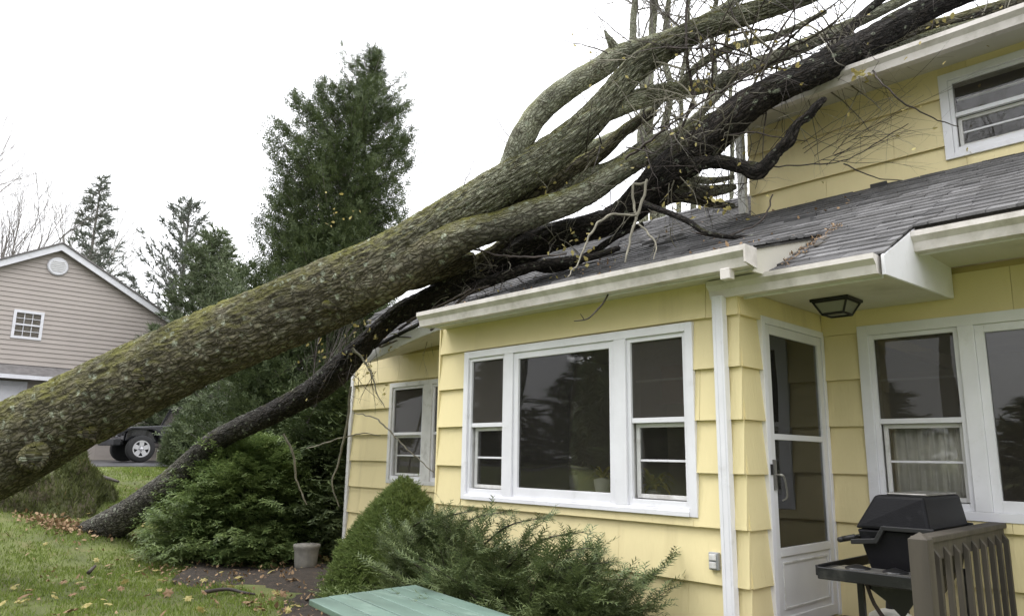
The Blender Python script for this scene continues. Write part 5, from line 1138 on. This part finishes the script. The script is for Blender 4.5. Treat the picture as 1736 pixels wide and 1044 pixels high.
# ------------------------------------------------------------------ fallen leaves and litter
def flat_leaf_mesh():
    V = []; n_ = 12
    for k in range(n_):
        a = 2*math.pi*k/n_; r_ = (.028 if k % 2 else .048)*(1.15 if k in (0,) else 1); V.append((math.cos(a)*r_, math.sin(a)*r_, .006*math.sin(a*3)))
    V.append((0,0,.010)); return np_mesh('leaf', V, [np.array([[k,(k+1)%n_,n_] for k in range(n_)])])
LM = [flat_leaf_mesh() for _ in range(2)]; LM[0].materials.append(M['leafy']); LM[1].materials.append(M['leafb'])
def put_leaf(x, y, z, s_, k):
    o = bpy.data.objects.new('leaf', LM[k]); COL.objects.link(o); o.parent = lawn; o.location = (x, y, z); o.rotation_euler = (rng.normal(0,.35), rng.normal(0,.35), rng.uniform(0,6.28)); o.scale = (s_,)*3
c_ = 0
while c_ < 95:
    px_, py_ = rng.uniform(0, 560), 1044-(rng.random()**1.3)*130
    r_ = CM @ _cd(px_, py_); t = -1.6/r_[2]; p = EYE+r_*t
    for _ in range(8): p = EYE + r_*((float(ground(p[0], p[1]))-1.6)/r_[2])
    if n3(p, .9) < -.15 and rng.random() < .6: continue
    put_leaf(p[0], p[1], float(ground(p[0], p[1]))+.05, rng.uniform(.6,1.5), int(rng.random() < .5)); c_ += 1
lt = MB()
for k in range(1300):
    if k < 420: p = PX(rng.normal(110,36), 0, 11.9); x, y = PX(min(190, max(20, rng.normal(100,38))), 912, 11.75+rng.normal(0,.14))[:2]; zz = float(ground(x, y))+rng.uniform(.02,.08)
    else:
        x, y = rng.uniform(-17,-5.2), rng.uniform(0,6.5); zz = float(ground(x, y))+.035
        if mn.noise((x*.8, y*.8, 5)) < -.05: continue
        if x > -9 and y > 4.0: continue
    leaf_geo(lt, np.array([x, y, zz]), rng.uniform(.04,.085), np.array([rng.normal(0,.4), rng.normal(0,.4), 1]))
tag(lt.build('leaf_litter', M['leafb']), 'brown and yellow leaf litter scattered and heaped on the lawn', 'leaf litter', kind='stuff')
lt = MB()
for k in range(900):
    x, y = rng.uniform(-11,-3), rng.uniform(3.6,5.7); leaf_geo(lt, np.array([x, y, .07]), rng.uniform(.03,.06), np.array([0,0,1.]))
for k in range(170):   # leaves packed into the valley
    t = random.random(); x, y = -2.19+rng.uniform(0,.07), 4.5+.95*t; leaf_geo(lt, np.array([x, y, float(zmain(x, y))+rng.uniform(.015,.05)]), rng.uniform(.012,.028), np.array([0,-.4,1.]))
for k in range(420):   # debris on the roof
    x = rng.uniform(-9,-2.4); y = rng.uniform(4.3,7.5); z = float(zA(x,y)) if (y < 5.3 and x > -5.6) else float(zmain(x,y))
    if x < -5.6 and y < 5.3: continue
    if mn.noise((x*1.3, y*1.3, 2)) < -.05: continue
    leaf_geo(lt, np.array([x, y, z+.03]), rng.uniform(.025,.05), np.array([0,-.4,1.]))
tag(lt.build('leaf_debris', M['leafb']), 'brown leaf debris lying on the roof and the soil bed', 'leaf litter', kind='stuff')
for (rws, lab) in [([(345,1020,7,8.2),(385,1000,6,8.4),(412,1004,5,8.2),(432,1010,3,8.1)], 'thin fallen stick lying on the lawn in front of the bush'), ([(148,985,7,9.6),(160,968,5,9.8)], 'short dark stick poking up from the lawn'), ([(162,846,8,14.6),(180,853,7,14.5),(196,862,4,14.4)], 'short dark stick behind the heaved mound')]:
    P = rowsP(rws); P = [(p[0], p[1], float(ground(p[0], p[1]))+.05+(.06*i if 'poking' in lab else 0), p[3]) for i, p in enumerate(P)]
    mb = MB(); tube(mb, P, 6, .05, lump=.2); tag(mb.build('stick', M['twig'], smooth=True, org=P[0][:3]), lab, 'stick')

# ------------------------------------------------------------------ woods in front of the house, seen in its window glass
wl0 = [(-44,-14,13,4.5),(-19,-24,17,5),(-30,-26,6,4),(-14,-27,5,4),(-1,-24,16,5),(5,-25,15,5),(-41,-6,8,3.5),(-25,-14,5,2.6),(-18,-15,12,3.4),(-11,-13,4,2.4),(-7,-24,4,3.2),(0,-13,9,3.),(7,-15,10,3.2),(14,-12,8,3)]
def copy_tree(o, loc, sc, rot, label):
    c = o.copy(); COL.objects.link(c); c.location = loc; c.scale = (sc[0], sc[0], sc[1]); c.rotation_euler = (0, 0, rot); c['label'] = label
    for ch in o.children: k = ch.copy(); COL.objects.link(k); k.parent = c
    return c
pe = None; LB = 'dark evergreen in the row facing the yellow house, mirrored in its windows'
for i, (x, y, h, r_) in enumerate(wl0):
    if pe is None: spz = (x, y); pe = spruce(x, y, float(ground(x, y)), 12., 4., LB, 'cedar', .1, 90, 60, .8, 0, .7); pe['group'] = 'evergreens facing the house'; pe.scale = (r_/4, r_/4, h/12)
    else: copy_tree(pe, (x, y, float(ground(x, y))), (r_/4, h/12), i*1.7, LB)
pb = None; LB = 'tall leafless tree facing the yellow house, mirrored in its windows'
for i, (x, y, h) in enumerate([(-38,-22,16),(-31,-20,17),(-21,-22,18),(-19,-9,12),(-26,-16,15),(-15,-11,14),(-8,-19,17),(-3,-12,13),(4,-18,16)]):
    if pb is None: pb = bare('bare_tree', LB, (x, y, float(ground(x, y))), 16., .26, 'farbark', .5, 60, 4, step=1.2); pb['group'] = 'leafless trees facing the house'
    else: copy_tree(pb, (x, y, float(ground(x, y))), (h/16, h/16), i*2.1, LB)
# scrub beyond the driveway
scr = MB()
for k in range(80):
    x, y = rng.uniform(-38,-31), rng.uniform(11,26); z0 = 1.22
    for q in range(3): walk(np.array([x, y, z0]), _n([rng.normal(0,.35), rng.normal(0,.35), 1]), rng.uniform(1.5,4.5), .03, scr, 2, ends, .15, .02, .4)
tag(scr.build('scrub', M['farbark2']), 'grey leafless scrub beyond the driveway', 'scrub', kind='stuff')
print('tris', sum(len(m.polygons) for m in bpy.data.meshes))
